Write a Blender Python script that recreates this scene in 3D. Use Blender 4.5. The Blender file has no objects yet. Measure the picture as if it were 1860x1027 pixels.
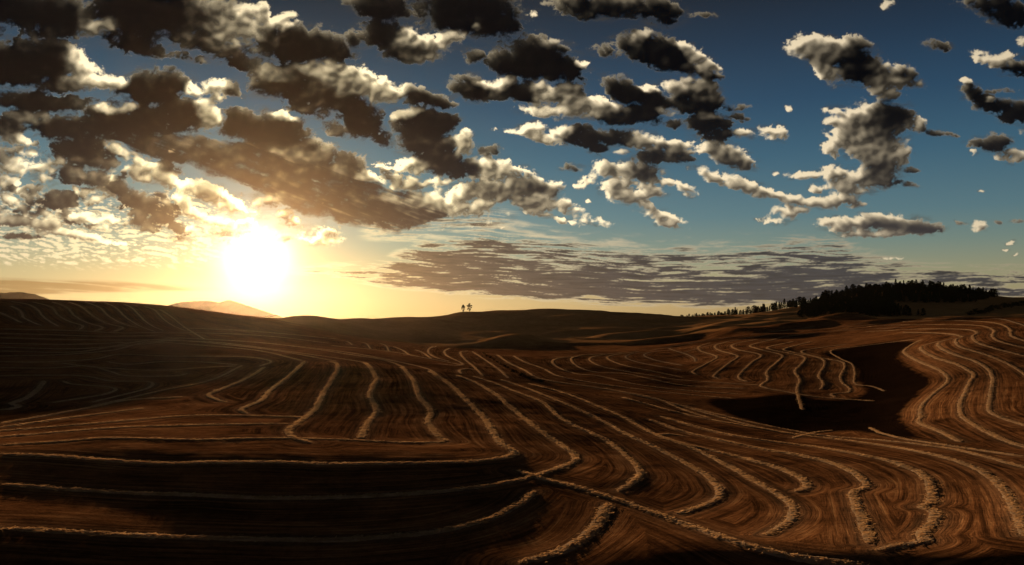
import bpy, math, random, time
import numpy as np
from mathutils import Vector, kdtree
sc = bpy.context.scene
COL = sc.collection
T0 = time.time()
# ------------------------------------------------------------------ camera
FPX, HPY = 1460.0, 575.0          # focal length and horizon row, in photo pixels
CAMZ = 20.0
cam = bpy.data.objects.new('camera', bpy.data.cameras.new('camera')); COL.objects.link(cam); sc.camera = cam
cam.location = (0, 0, CAMZ); cam.rotation_euler = (math.pi/2, 0, 0)
cam.data.sensor_width = 36; cam.data.lens = FPX/1860*36; cam.data.shift_y = (HPY-513.5)/1860
cam.data.clip_start = 0.3; cam.data.clip_end = 60000
# ------------------------------------------------------------------ light
SUN_EL, SUN_AZ = 4.3, -17.6       # degrees; azimuth from +Y, to the left
SUN_STRENGTH = 5.0
SUN_COLOR = (1.0, 0.60, 0.31)
SKY_GAIN = 0.683
EXPOSURE = 0.55
sd = Vector((math.sin(math.radians(SUN_AZ))*math.cos(math.radians(SUN_EL)), math.cos(math.radians(SUN_AZ))*math.cos(math.radians(SUN_EL)), math.sin(math.radians(SUN_EL))))
sl = bpy.data.lights.new('sun', 'SUN'); sl.energy = SUN_STRENGTH; sl.angle = math.radians(0.6); sl.color = SUN_COLOR
so = bpy.data.objects.new('sun', sl); COL.objects.link(so); so.rotation_euler = sd.to_track_quat('Z', 'Y').to_euler(); so.location = sd*500
sc.view_settings.view_transform = 'Standard'; sc.view_settings.look = 'None'; sc.view_settings.gamma = 1; sc.view_settings.exposure = EXPOSURE
sc.render.engine = 'CYCLES'
sc.cycles.use_denoising = True; sc.cycles.volume_bounces = 0; sc.cycles.max_bounces = 3; sc.cycles.diffuse_bounces = 2; sc.cycles.glossy_bounces = 1
sc.cycles.transparent_max_bounces = 6; sc.cycles.sample_clamp_indirect = 4
# ------------------------------------------------------------------ clouds: cover and light computed on a map of the sky (azimuth, elevation)
_GT={}
def _grad_noise(x,y,seed):
    if seed not in _GT:
        ang=np.random.RandomState(seed).rand(256,256)*2*np.pi
        _GT[seed]=(np.cos(ang).astype(np.float32),np.sin(ang).astype(np.float32))
    gx,gy=_GT[seed]
    xi=np.floor(x).astype(np.int32); yi=np.floor(y).astype(np.int32)
    xf=(x-xi).astype(np.float32); yf=(y-yi).astype(np.float32)
    u=xf*xf*xf*(xf*(xf*6-15)+10); v=yf*yf*yf*(yf*(yf*6-15)+10)
    def g(ix,iy,dx,dy):
        a=ix&255; b=iy&255
        return gx[b,a]*dx+gy[b,a]*dy
    n00=g(xi,yi,xf,yf); n10=g(xi+1,yi,xf-1,yf)
    n01=g(xi,yi+1,xf,yf-1); n11=g(xi+1,yi+1,xf-1,yf-1)
    a=n00+u*(n10-n00); b=n01+u*(n11-n01)
    return (a+v*(b-a))*1.5
def fbm(x,y,oct,seed,gain=0.5,mode=0):
    s=0;a=1.0;t=0
    for o in range(oct):
        n=_grad_noise(x*2**o+o*17.3,y*2**o+o*9.1,seed+o)
        if mode==1: n=np.abs(n)*3.2-1          # billow: round puffs, sharp creases
        s=s+a*n; t+=a; a*=gain
    return s/t
def puff(x,y,seed):
    # overlapping round heads: 1 at a head's top, falling to the creases between them
    rs=np.random.RandomState(seed); N=128
    jx=rs.rand(N,N).astype(np.float32); jy=rs.rand(N,N).astype(np.float32); sz=(.75+.5*rs.rand(N,N)).astype(np.float32)
    xi=np.floor(x).astype(np.int32); yi=np.floor(y).astype(np.int32); best=np.full(x.shape,9.,np.float32)
    for a in (-1,0,1):
        for b in (-1,0,1):
            cx=(xi+a)&127; cy=(yi+b)&127
            d=((xi+a+jx[cy,cx]-x)**2+(yi+b+jy[cy,cx]-y)**2)*sz[cy,cx]
            best=np.minimum(best,d)
    return 1-1.5*best
def puffs(x,y,oct,seed,gain=.55):
    s=0;a=1.;t=0
    for o in range(oct):
        s=s+a*puff(x*2.1**o+3.7*o,y*2.1**o+1.9*o,seed+o); t+=a; a*=gain
    return (s/t-.42)*2.2
def blur(a,r):
    # three box passes
    r=int(max(1,round(r)))
    for _ in range(3):
        for ax in (0,1):
            p=np.concatenate([np.repeat(a.take([0],ax),r+1,ax),a,np.repeat(a.take([-1],ax),r,ax)],ax)
            c=np.cumsum(p,axis=ax,dtype=np.float64)
            n=a.shape[ax]
            a=((c.take(range(2*r+1,2*r+1+n),ax)-c.take(range(0,n),ax))/(2*r+1)).astype(np.float32)
    return a
def samp(a,x,y):
    H,W=a.shape
    x=np.clip(x,0,W-1.001); y=np.clip(y,0,H-1.001)
    xi=x.astype(np.int32); yi=y.astype(np.int32); fx=(x-xi).astype(np.float32); fy=(y-yi).astype(np.float32)
    return (a[yi,xi]*(1-fx)+a[yi,xi+1]*fx)*(1-fy)+(a[yi+1,xi]*(1-fx)+a[yi+1,xi+1]*fx)*fy
def sstep(a,b,x):
    t=np.clip((x-a)/(b-a),0,1); return t*t*(3-2*t)
# cloud puffs: centre x, y, radii, tilt, thickness, how much light comes through
CL=[
(15,15,50,26,0,1.1,0),(60,28,45,24,0,1,0),(115,30,62,34,0,1.2,0),(165,52,36,16,0,.7,.6),(190,46,26,12,0,.5,1),(85,55,60,14,0,.6,.15),
(225,20,60,30,0,1.2,0),(290,30,95,42,0,1.4,0),(235,76,52,20,8,1,0),(270,92,36,12,15,.6,0),(340,103,40,7,12,.35,.1),
(390,22,60,24,0,1,.25),(432,50,42,24,0,.9,1),(455,30,24,18,0,.8,.9),(390,62,45,22,0,.9,.55),(410,92,55,16,5,.8,.15),(440,115,40,14,5,.6,0),(355,70,40,22,0,.8,.2),
(45,118,75,38,5,1.4,0),(95,105,52,28,10,1.2,0),(135,110,26,22,30,.9,.6),(160,138,42,20,10,.8,.95),(205,148,34,12,5,.6,.9),(100,150,70,18,5,.9,.25),
(285,160,58,28,0,1.2,0),(240,160,40,18,0,.8,.1),(305,145,40,18,0,1,0),(388,158,26,12,-15,.6,1),(420,162,26,13,20,.7,.1),(350,165,18,10,0,.5,.7),(385,182,25,10,-10,.6,1),
(70,185,120,15,3,1,0),(190,197,15,8,0,.7,1),(230,195,24,7,-15,.6,1),(240,225,115,32,3,1.2,0),(330,210,60,26,0,1,.05),
(45,212,48,16,0,.8,.35),(110,235,62,22,8,.9,0),(20,235,35,22,0,.8,.1),(378,214,22,20,0,.7,1.1),(440,226,52,26,5,1.1,0),(485,240,50,24,8,1,.1),
(150,275,62,28,10,1.1,0),(25,252,28,9,0,.6,.7),(10,285,30,16,0,.8,.2),(212,268,22,12,25,.6,1),(255,292,44,12,28,.6,.9),(300,325,40,14,30,.6,.9),(180,295,40,14,10,.8,.3),
(30,305,42,13,0,.6,.9),(85,303,32,12,-5,.6,1),(125,318,42,20,5,.9,.1),(175,325,40,16,10,.8,.2),(308,305,24,20,10,.9,.15),(255,318,36,14,20,.7,.5),
(215,343,28,14,15,.9,.1),(242,365,44,18,25,1,.1),(290,388,42,17,38,.9,.15),(322,412,22,11,40,.8,.2),(262,405,40,16,25,.8,.3),
(105,365,58,15,-4,1,.1),(60,345,36,9,0,.6,.3),(15,330,30,10,0,.6,.5),(15,362,26,12,0,.7,.9),(20,400,42,12,0,.9,.2),(75,408,60,11,5,.8,.45),(115,425,60,10,10,.7,.7),(45,432,44,6,3,.7,.1),
(372,348,40,18,18,1,.3),(160,395,60,13,3,.6,.9),(180,435,70,6,8,.5,.6),(325,362,30,12,25,.6,.9),(420,372,50,14,20,.7,.8),(345,385,40,12,30,.6,.9),(390,398,35,10,20,.6,.9),
(505,42,30,12,-10,.7,.9),(520,31,18,8,-10,.6,1.2),(480,22,14,16,0,.7,1),(540,80,72,30,2,1.3,0),(490,68,34,22,0,1,.15),(600,88,46,20,5,.9,0),(640,72,20,12,0,.5,0),
(690,15,52,22,8,1,0),(650,4,30,8,0,.6,0),(845,22,92,38,0,1.4,0),(905,42,42,22,10,1,0),(972,22,9,9,40,.5,1.2),(868,46,10,6,-30,.5,.8),
(695,65,48,24,5,1.2,0),(740,70,30,14,0,.7,1),(760,88,56,22,0,1,.4),(812,74,36,13,-8,.7,.9),(862,102,26,12,15,.7,0),(735,100,40,14,0,.8,.1),
(965,108,72,32,0,1.4,0),(1015,128,52,18,5,1,0),(925,125,40,16,10,.8,0),(1060,118,18,5,-5,.5,.9),(1000,82,20,8,0,.7,.3),
(480,138,36,16,0,.8,.5),(520,150,62,32,5,1.2,.05),(590,140,66,28,5,1.1,.5),(640,150,44,28,8,1.1,.5),(690,165,40,20,12,.9,.8),(745,172,34,17,15,1,.15),(792,184,34,14,5,.9,0),(600,178,70,22,10,1,.1),(655,218,44,32,15,1.1,.05),(560,200,40,14,10,.7,.1),
(612,235,30,10,10,.7,.1),(690,250,30,14,30,.7,0),(515,213,22,8,10,.7,.9),(505,238,60,26,8,1.1,0),(570,265,50,14,10,.8,.1),(500,275,60,14,15,.8,.5),
(550,290,70,22,12,1,.3),(630,290,40,14,5,1,.1),(625,312,55,20,8,1,.3),(665,325,26,12,10,.7,.8),
(740,208,28,9,-8,.8,.6),(770,228,60,26,3,1.3,0),(810,220,26,14,0,1,0),(842,262,22,22,0,.8,.8),(775,265,56,24,10,1.2,.1),(800,295,56,22,15,1.2,.05),(750,303,32,14,0,.7,.7),(850,305,34,16,0,1,.1),(890,275,22,9,-18,.8,0),
(900,308,40,20,20,.8,.9),(950,335,46,24,15,1,.35),(1000,345,26,14,20,.8,.3),(705,322,26,5,0,.6,.1),(740,335,44,14,5,.7,.35),(690,360,70,18,8,.8,.35),(770,372,64,24,8,.8,.45),(850,365,54,26,10,.8,.7),(900,350,46,20,10,.9,.4),(870,340,26,10,0,.8,.15),(960,368,50,14,15,.8,.4),
(1015,372,50,11,18,.6,.9),(1080,402,34,8,12,.5,1),(1000,395,60,7,14,.4,.8),
(1060,10,62,22,8,1.1,.1),(1120,14,70,18,0,1.1,.2),(1195,22,42,22,10,1.1,0),(1275,28,30,6,0,.3,0),
(1175,88,58,24,8,1.3,0),(1215,105,50,24,12,1.2,0),(1165,68,20,9,-30,.7,.5),(1100,95,30,12,10,.35,0),(1250,88,22,9,15,.6,1),(1268,102,22,12,25,.7,1),(1285,118,26,14,25,.8,.6),(1285,138,26,9,10,.8,0),(1245,122,40,12,15,.9,.3),
(1122,158,34,18,20,1,0),(1180,160,16,8,0,.6,1.2),(1160,178,50,16,5,1,0),(1240,160,36,16,0,1,.4),(1275,162,26,16,0,1,.2),(1260,190,52,20,5,1.2,.1),(1295,185,22,16,0,.9,.3),
(852,160,34,20,15,1.1,0),(872,154,14,6,0,.7,1),(895,168,40,18,5,1,.2),(918,152,26,11,-5,.8,.7),(955,168,32,20,0,1.1,.1),(985,165,22,16,0,.8,.9),(1030,172,34,22,0,1.2,.15),(1000,200,56,14,0,.8,1),(1045,195,40,20,5,.8,.7),(1090,195,50,16,8,.9,.6),(1120,212,55,14,6,1,0),(1165,205,40,22,5,1,0),
(1212,205,20,8,15,.6,.9),(1225,222,22,8,0,.6,.1),(1290,222,44,16,0,1.1,0),(1290,210,24,8,0,.8,.6),(1300,245,40,12,5,.8,0),
(965,232,26,11,0,.7,1),(940,240,30,5,10,.5,.9),(985,250,34,10,12,.7,.9),(1020,240,22,8,0,.7,.8),(1055,250,42,18,8,1.1,0),(1085,272,26,12,20,.8,0),(1120,250,50,14,5,1,0),(1170,258,36,14,0,.9,.7),(1215,270,50,16,3,1,.35),(1230,290,30,10,0,.8,.1),(1130,276,14,6,0,.6,1),(1180,290,30,12,0,.7,.1),
(1350,242,26,9,0,.7,.5),(1345,195,24,5,0,.4,0),(1345,215,18,8,40,.35,0),(1405,243,28,13,5,.8,1),
(1300,275,34,14,15,.9,.4),(1330,288,44,18,15,.9,.5),(1350,300,28,10,10,.8,.3),
(1038,306,22,7,5,.6,0),(1065,328,26,10,-30,.6,.5),(1110,308,34,13,5,.8,.6),(1160,312,44,15,5,1,.2),(1120,345,32,22,15,.7,1),(1155,362,40,16,20,.7,1),(1200,392,46,10,15,.6,1),(1215,408,34,7,8,.5,1),(1180,345,30,12,15,.7,.5),
(1205,330,20,7,10,.6,.5),(1242,342,26,8,20,.6,.9),(1252,356,10,7,0,.5,1),(1040,340,8,3,0,.5,1),(1065,365,6,4,0,.5,1),(1250,308,6,4,0,.4,1),
(1300,320,40,11,18,.7,.9),(1345,338,50,12,15,.8,.7),(1390,352,40,10,10,.7,.8),(1440,362,40,9,5,.7,.8),
(1612,8,16,10,-35,.6,.7),(1790,5,50,16,0,.8,.1),(1830,25,50,24,10,1,0),
(1455,82,34,18,-10,.7,1),(1490,80,30,16,5,.7,.9),(1490,105,44,24,25,1,.35),(1545,92,36,26,10,1,.2),(1505,138,30,16,30,.7,.9),(1560,125,50,28,15,1.1,.05),(1600,140,44,24,15,1,.4),(1640,135,26,18,0,.9,.2),(1650,152,34,8,5,.6,.5),(1605,168,30,13,10,.8,.5),(1530,85,18,10,0,.5,.6),
(1705,82,28,11,8,.6,.05),(1785,105,26,10,15,.7,.7),(1820,110,28,14,-10,.8,.8),(1850,125,36,16,0,1,.1),(1855,78,14,9,0,.7,.6),
(1750,147,14,5,0,.6,.8),(1765,165,26,12,20,.8,0),(1800,190,44,13,12,1,0),(1845,205,46,18,5,1.1,0),(1800,181,8,3,0,.5,1),
(1510,202,22,9,-8,.5,.6),(1512,220,18,9,0,.6,.6),(1560,225,44,30,-10,.9,.6),(1610,210,44,24,0,1.2,.0),(1590,240,50,30,0,1,.3),(1540,250,36,24,0,.8,1),(1660,228,26,14,10,.8,.5),(1695,240,30,5,8,.4,.1),(1508,272,20,11,30,.6,1),(1575,275,50,18,10,.8,.9),(1615,275,36,20,0,.9,.5),(1640,282,20,14,-20,.7,.8),(1600,300,40,18,0,.9,.3),(1655,310,16,7,0,.5,.1),
(1460,318,34,8,-3,.6,.7),(1520,316,40,14,5,.8,.8),(1580,325,56,18,2,1,.4),(1540,340,50,14,5,.8,.9),(1640,333,30,6,8,.5,.1),
(1480,345,14,7,0,.6,.6),(1490,368,56,11,4,.8,.7),(1530,362,30,9,0,.8,.5),(1560,371,16,5,0,.5,.5),
(1430,388,34,14,-12,.6,1),(1400,402,26,7,8,.5,1),(1460,385,14,7,0,.5,.8),
(1530,405,44,14,0,.8,.9),(1590,405,56,15,0,.9,.4),(1640,412,60,14,2,1,.15),(1690,415,30,9,3,.8,.1),(1590,425,70,8,0,.7,.9),
(1411,316,8,4,0,.5,1),(1431,198,11,4,0,.5,1),(1425,200,8,3,0,.4,1),(1779,348,6,2.5,0,.4,1),(1776,412,17,10,-15,.7,.8),(1745,405,14,3,10,.4,.1),(1812,406,13,5,5,.5,.1),(1852,402,14,4,0,.5,.1),
(1790,265,34,10,8,.9,0),(1815,255,24,12,0,.9,.05),(1770,280,10,6,0,.7,1),(1840,285,34,11,0,.9,.6),(1855,240,12,6,0,.6,.5),(1725,243,18,5,15,.5,.05),
(1832,440,12,4,0,.4,.9),(1825,452,9,3,0,.4,1),(1845,460,9,3,0,.4,.9),(1810,168,40,5,0,.2,0),
(1620,470,26,3,0,.4,.8),(900,235,10,4,0,.4,.9),(880,285,5,3,0,.3,.5),
# outside the picture's frame, so that the sky goes on
(-60,60,60,40,0,1.2,0),(-70,150,70,40,0,1.2,0),(-60,230,60,30,0,1,.2),(-70,330,60,24,0,.9,.4),(-50,400,70,14,0,.8,.6),(1930,60,60,30,0,1.1,.1),(1940,180,60,26,0,1,.1),(1950,300,60,16,0,.9,.5),
(60,-50,90,36,0,1.3,0),(260,-60,120,46,0,1.3,0),(480,-50,90,30,0,1,.1),(720,-50,100,40,0,1.2,0),(900,-70,90,36,0,1.2,0),(1120,-60,100,36,0,1.1,.1),(1500,-80,90,34,0,.9,.4),(1780,-60,100,36,0,1,0),
(150,-150,120,44,0,1.2,0),(500,-160,130,44,0,1.2,.1),(850,-180,120,44,0,1.2,0),(1250,-170,110,40,0,1.1,.1),(1650,-190,110,40,0,1,.1),
]
def cloud_map(AZ=40.0,EL0=-2.0,EL1=30.0,W=2400,H=980):
    az=np.radians((np.arange(W)+.5)/W*2*AZ-AZ); el=np.radians((np.arange(H)+.5)/H*(EL1-EL0)+EL0)
    A,E=np.meshgrid(az,el)
    X=(930+FPX*np.tan(A)).astype(np.float32); Y=(HPY-FPX*np.tan(E)/np.cos(A)).astype(np.float32)
    # domain warp
    wx=fbm(X/60,Y/45,3,11)*14+fbm(X/14,Y/12,3,15)*5; wy=fbm(X/60,Y/45,3,21)*10+fbm(X/14,Y/12,3,25)*4.5
    XW=X+wx*.8; YW=Y+wy*.8
    C=np.zeros_like(X); Lw=np.zeros_like(X); L=np.zeros_like(X); Th=np.zeros_like(X)
    el_deg=np.degrees(el)
    for (cx,cy,rx,ry,rot,th,li) in CL:
        rx=rx*1.08; ry=ry*1.25
        R=max(rx,ry)*1.9+30
        azc=math.degrees(math.atan((cx-930)/FPX))
        # bounding box in map
        x0=np.searchsorted(X[0,:],cx-R-25); x1=np.searchsorted(X[0,:],cx+R+25)
        e_lo=math.degrees(math.atan((HPY-(cy+R))/FPX*math.cos(math.radians(azc))))-1.2
        e_hi=math.degrees(math.atan((HPY-(cy-R))/FPX*math.cos(math.radians(azc))))+1.2
        y0=np.searchsorted(el_deg,e_lo); y1=np.searchsorted(el_deg,e_hi)
        if x1<=x0 or y1<=y0: continue
        s=(slice(y0,y1),slice(x0,x1))
        dx=XW[s]-cx; dy=YW[s]-cy; c=math.cos(math.radians(rot)); q=math.sin(math.radians(rot))
        u=(dx*c+dy*q)/rx; v=(-dx*q+dy*c)/ry
        v=np.where(v>0,v*1.12,v*.95)
        r2=u*u+v*v
        f=np.exp(-r2*r2*.35-r2*.45)
        C[s]=np.maximum(C[s],f*(.62+.38*th))+.14*np.minimum(C[s],f*(.62+.38*th))
        Lw[s]+=f*f; L[s]+=f*f*li; Th[s]+=f*th
    L=L/(Lw+1e-3)
    # broken altocumulus, too small and many to place one by one
    def area(x0,x1,y0,y1,s): return sstep(x0-s,x0+s,X)*sstep(x1+s,x1-s,X)*sstep(y0-s*.5,y0+s*.5,Y)*sstep(y1+s*.5,y1-s*.5,Y)
    reg=np.maximum(area(-400,350,250,425,50),.95*area(430,930,285,415,45)); reg=np.maximum(reg,.9*area(300,640,375,450,35))
    q=fbm((XW+.2*Y)/50,(YW-.10*X)/30,3,141,.55); q2=fbm(XW/90,YW/40,2,151)
    Cx=reg*(.58+.55*q+.30*q2); L2=np.clip(.42+.9*fbm(X/55,Y/28,2,161),0,1.1)
    use=sstep(-.05,.15,Cx-C); L=L*(1-use)+L2*use; C=np.maximum(C,Cx)
    # long dark streaky bank running down to the sun's right
    P=[(150,244),(260,240),(380,246),(520,266),(640,318),(770,352),(820,392),(720,424),(640,412),(560,392),(470,352),(400,322),(300,292),(220,266)]
    inside=np.zeros(X.shape,bool); px,py=zip(*P); Xv=X+wx*1.4; Yv=Y+wy*1.1; j_=len(P)-1
    for i_ in range(len(P)):
        cnd=((py[i_]>Yv)!=(py[j_]>Yv))&(Xv<(px[j_]-px[i_])*(Yv-py[i_])/(py[j_]-py[i_]+1e-9)+px[i_]); inside^=cnd; j_=i_
    inf=blur(inside.astype(np.float32),5); vst=fbm((X+.3*Y)/110,(Y-.36*X)/10,5,131,.6)
    Cv=inf*(.93+.24*vst)
    use=sstep(-.1,.1,Cv-C); L=L*(1-use)+use*np.clip(.12+.5*vst*sstep(300,390,Y),0,.6); C=np.maximum(C,Cv); calm=inf
    bil=puffs((XW+.15*Y)/26,YW/19,5,31,.60); fine=fbm(XW/15,YW/12,6,41,.70); big=fbm(X/90,Y/60,3,51,.5); tiny=fbm(X/4.5,Y/4,2,45,.6)
    wisp=fbm(X/26,Y/12,4,47,.6)
    cm=1-.62*calm; D=(C-0.74+cm*(0.30*bil+0.42*fine+0.07*tiny)+0.06*big+.10*wisp)*1.05
    soft=sstep(-.5,.6,fbm(X/50,Y/40,2,61)+.5*sstep(0,.4,-(Y*0))*0)          # some edges crisp, some torn
    alpha=sstep(-0.06-.12*soft,0.08+0.26*soft,D)
    wl=fbm(XW/38+.2*YW/14,YW/13,5,48,.62); aw=.50*sstep(.10,.55,C)*sstep(.0,.6,wl+.12)*(1-sstep(0,.1,D))
    h=np.clip(D,0,None)
    # light comes from the open sky above and from the sun's side
    SX,SY=468.,470.
    dx=SX-X; dy=SY-Y; r=np.hypot(dx,dy)+1
    ux=0.75*dx/r*sstep(60,400,r); uy=-0.85+0.3*dy/r
    n=np.hypot(ux,uy); ux/=n; uy/=n
    jac=W/(2*math.radians(AZ))/FPX
    gx,gy=np.meshgrid(np.arange(W,dtype=np.float32),np.arange(H,dtype=np.float32))
    tau=np.zeros_like(X)
    for k_,(st,bl,wt) in enumerate(((2,0,3),(5,0,5),(9,1,7),(15,2,9),(24,4,12),(36,7,14))):
        b=h if bl==0 else blur(h,bl)
        tau+=wt*samp(b,gx+ux*st*jac,gy-uy*st*jac)
    litn=np.exp(-tau*0.24)
    rel=0
    hh=np.sqrt(h+.02)+.26*bil*sstep(0,.12,h); hh=blur(hh,2)
    for st,wt in ((2.5,.9),(5.,1.0),(9.,.8),(15.,.4)):
        rel=rel+wt*(hh-samp(hh,gx+ux*st*jac,gy-uy*st*jac))*1.0
    rel=np.clip(.40+rel*1.35,0,1.5)
    trans=np.exp(-4.0*h)
    bsm=blur(bil,4)
    pat=sstep(.26,.90,L*1.0+.22*bsm+.28*big+.10*fine+.10)
    rim=np.exp(-9*h)*sstep(.0,.05,h+.03)*np.exp(-tau*.14)
    light=litn*(.20+1.0*sstep(.0,.6,L))*(.6+.5*rel)+pat*(.38+.70*rel)*(.45+.6*trans)+.6*rim+.02*rel
    light=np.clip(light,0,1.3)
    # ---- streak layer low over the horizon
    XR=X+fbm(X/300,Y/60,2,71)*40; YR=Y+0.045*(X-1200)*np.where(X<1200,1,-.35)*-1+fbm(X/160,Y/40,2,81)*7
    st=fbm(XR/70,YR/4.2,5,91,.62); st2=fbm(XR/240,YR/14,3,95)
    top=np.interp(X,[480,560,700,780,900,1050,1150,1300,1380,1440,1530,1570,1650,1860,2000],[489,484,470,425,415,438,450,448,444,432,434,466,476,482,478])
    bot=np.interp(X,[480,600,700,850,1000,1150,1300,1500,1600,1750,2000],[494,505,522,538,550,555,556,556,552,545,535])
    Yw=Y+9*fbm(X/120,Y/30,3,181); env=sstep(-10,26,Yw-top)*sstep(-5,12,bot-Yw)*sstep(440,560,X+60*fbm(X/80,Y/6,3,182))
    inner=sstep(5,75,Y-top)*sstep(0,14,bot-Y)
    D2=env*(0.12+0.42*inner+1.1*st+0.5*st2)
    es=sstep(370,400,Yw)*sstep(445,415,Yw)*sstep(640,720,X)*sstep(960,860,X); D2=np.maximum(D2,es*(.12+.9*st+.6*st2))
    D2=np.where(X<455,0,D2)
    a2=sstep(0.04,0.36,D2)
    # left low band
    topL=np.interp(X,[-200,0,200,420,520],[496,500,506,520,530]); botL=np.interp(X,[-200,0,150,350,520],[540,541,536,532,534])
    envL=sstep(0,14,Y-topL)*sstep(0,10,botL-Y)*sstep(480,300,X)
    a3=sstep(.0,.5,envL*(.55+.8*fbm(XR/150,(Y-.07*X)/6,4,101)))*.75
    # thin mottled layer at left, cream puffs
    m=fbm(X/30,(Y-.12*X)/9,5,111,.6,1)
    envM=sstep(330,375,Y)*sstep(505,455,Y)*sstep(480,330,X)
    a4=sstep(.08,.5,envM*(.42+1.0*m))*.85
    # thin cream puffs above the streaks
    env5=sstep(0,40,Y-(top-42))*sstep(30,0,Y-top)*sstep(640,800,X)*sstep(1760,1500,X)
    a5=sstep(.15,.7,env5*(.35+.8*fbm(XR/60,YR/9,5,121,.6)+.4*fbm(X/200,Y/80,2,122)))*.7
    return dict(aw=aw,X=X,Y=Y,alpha=alpha,light=light,a2=a2,st=st,a3=a3,a4=a4,m=m,a5=a5,h=h,D2=D2,inner=inner,r=r,soft=soft,L=L,bil=bil,fine=fine,trans=trans)
def lin(c): 
    c=np.array(c,float)/255; return np.where(c<.04045,c/12.92,((c+.055)/1.055)**2.4)

def lin(c):
    c = np.array(c, float)/255
    return np.where(c < .04045, c/12.92, ((c+.055)/1.055)**2.4)
def N3(c): return c[None, None, :] if np.ndim(c) == 1 else c
AZ_H, EL_0, EL_1, SKY_W, SKY_H = 40.0, -2.0, 30.0, 2400, 980
def cloud_image():
    d = cloud_map(AZ_H, EL_0, EL_1, SKY_W, SKY_H)
    X, Y = d['X'], d['Y']; r = np.hypot((X-468), (Y-478)*1.15)
    g3 = np.exp(-(r/330)**1.3)[..., None]; g2 = np.exp(-r/130)[..., None]; g4 = np.exp(-(r/200)**1.6)[..., None]
    dark = lin((7, 8, 11))*(1-g4)+lin((80, 58, 36))*g4*1.0
    lowd = sstep(300, 520, Y)[..., None]; dark = dark*(1-lowd)+(lin((58, 54, 54))*(1-g3)+lin((112, 80, 46))*g3*1.2)*lowd
    mid = sstep(150, 400, Y)[..., None]; dark = dark+lin((34, 32, 32))*mid*(1-g4)
    cream = (lin((242, 222, 186))*(1-g3)+lin((255, 232, 165))*g3*1.5)*(.85+.6*g3)
    fall = (0.42+.58*np.exp(-np.clip(X-1000, 0, None)/900)*np.exp(-np.clip(130-Y, 0, None)/260))[..., None]
    col = dark+(cream*fall-dark)*(np.clip(d['light'], 0, None)[..., None])**1.55
    out = np.zeros(X.shape+(3,)); a = np.zeros(X.shape)
    one = np.ones_like(out)
    def over(c, al_):
        nonlocal out, a
        al_ = al_[..., None]; out = c*al_+out*(1-al_); a = al_[..., 0]+a*(1-al_[..., 0])
    over(cream*.95*one, d['a4']); over(cream*.8*fall*one, d['a5'])
    over(cream*.8*fall*one, sstep(-.02, .12, d['D2'])*.65)
    over(lin((150, 112, 62))*one, d['a3'])
    s_ = (lin((48, 48, 54))*(1-g3)+lin((120, 88, 54))*g3*1.3)*(0.65+.7*sstep(.5, -.2, d['st'])[..., None])
    over(s_, d['a2']*.92)
    over(dark*.7+cream*.10*fall, d['aw'])
    over(col, d['alpha'])
    buf = np.concatenate([out/np.maximum(a, 1e-3)[..., None], a[..., None]], -1).astype(np.float32)
    img = bpy.data.images.new('cloud_cover', SKY_W, SKY_H, alpha=True, float_buffer=True)
    img.colorspace_settings.name = 'Linear Rec.709'; img.alpha_mode = 'CHANNEL_PACKED'
    img.pixels.foreach_set(buf.ravel()); img.update(); img.pack()
    return img
class NT:
    """short-hand for wiring nodes"""
    def __init__(s, nt): s.nt = nt
    def n(s, t, **k):
        o = s.nt.nodes.new(t)
        for a, b in k.items(): setattr(o, a, b)
        return o
    def put(s, inp, v):
        if hasattr(v, 'is_linked') or hasattr(v, 'links'): s.nt.links.new(v, inp)
        else: inp.default_value = v
    def m(s, op, a, b=None, c=None, clamp=False):
        o = s.n('ShaderNodeMath', operation=op); o.use_clamp = clamp
        s.put(o.inputs[0], a)
        if b is not None: s.put(o.inputs[1], b)
        if c is not None: s.put(o.inputs[2], c)
        return o.outputs[0]
    def mix(s, f, a, b, mode='MIX'):
        o = s.n('ShaderNodeMix', data_type='RGBA', blend_type=mode); o.clamp_result = False
        s.put(o.inputs[0], f); s.put(o.inputs[6], a); s.put(o.inputs[7], b)
        return o.outputs[2]
    def noise(s, vec, scale, det=4, rough=.55, dist=0):
        o = s.n('ShaderNodeTexNoise'); s.put(o.inputs['Vector'], vec); o.inputs['Scale'].default_value = scale
        o.inputs['Detail'].default_value = det; o.inputs['Roughness'].default_value = rough; o.inputs['Distortion'].default_value = dist
        return o.outputs[0]
    def ramp(s, f, pts):
        o = s.n('ShaderNodeValToRGB'); cr = o.color_ramp
        while len(cr.elements) < len(pts): cr.elements.new(.5)
        for e, (p, c) in zip(cr.elements, pts):
            e.position = p; e.color = tuple(c)+((1,) if len(c) == 3 else ())
        s.put(o.inputs[0], f); return o.outputs[0]
world = bpy.data.worlds.new('World'); sc.world = world; world.use_nodes = True
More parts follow.
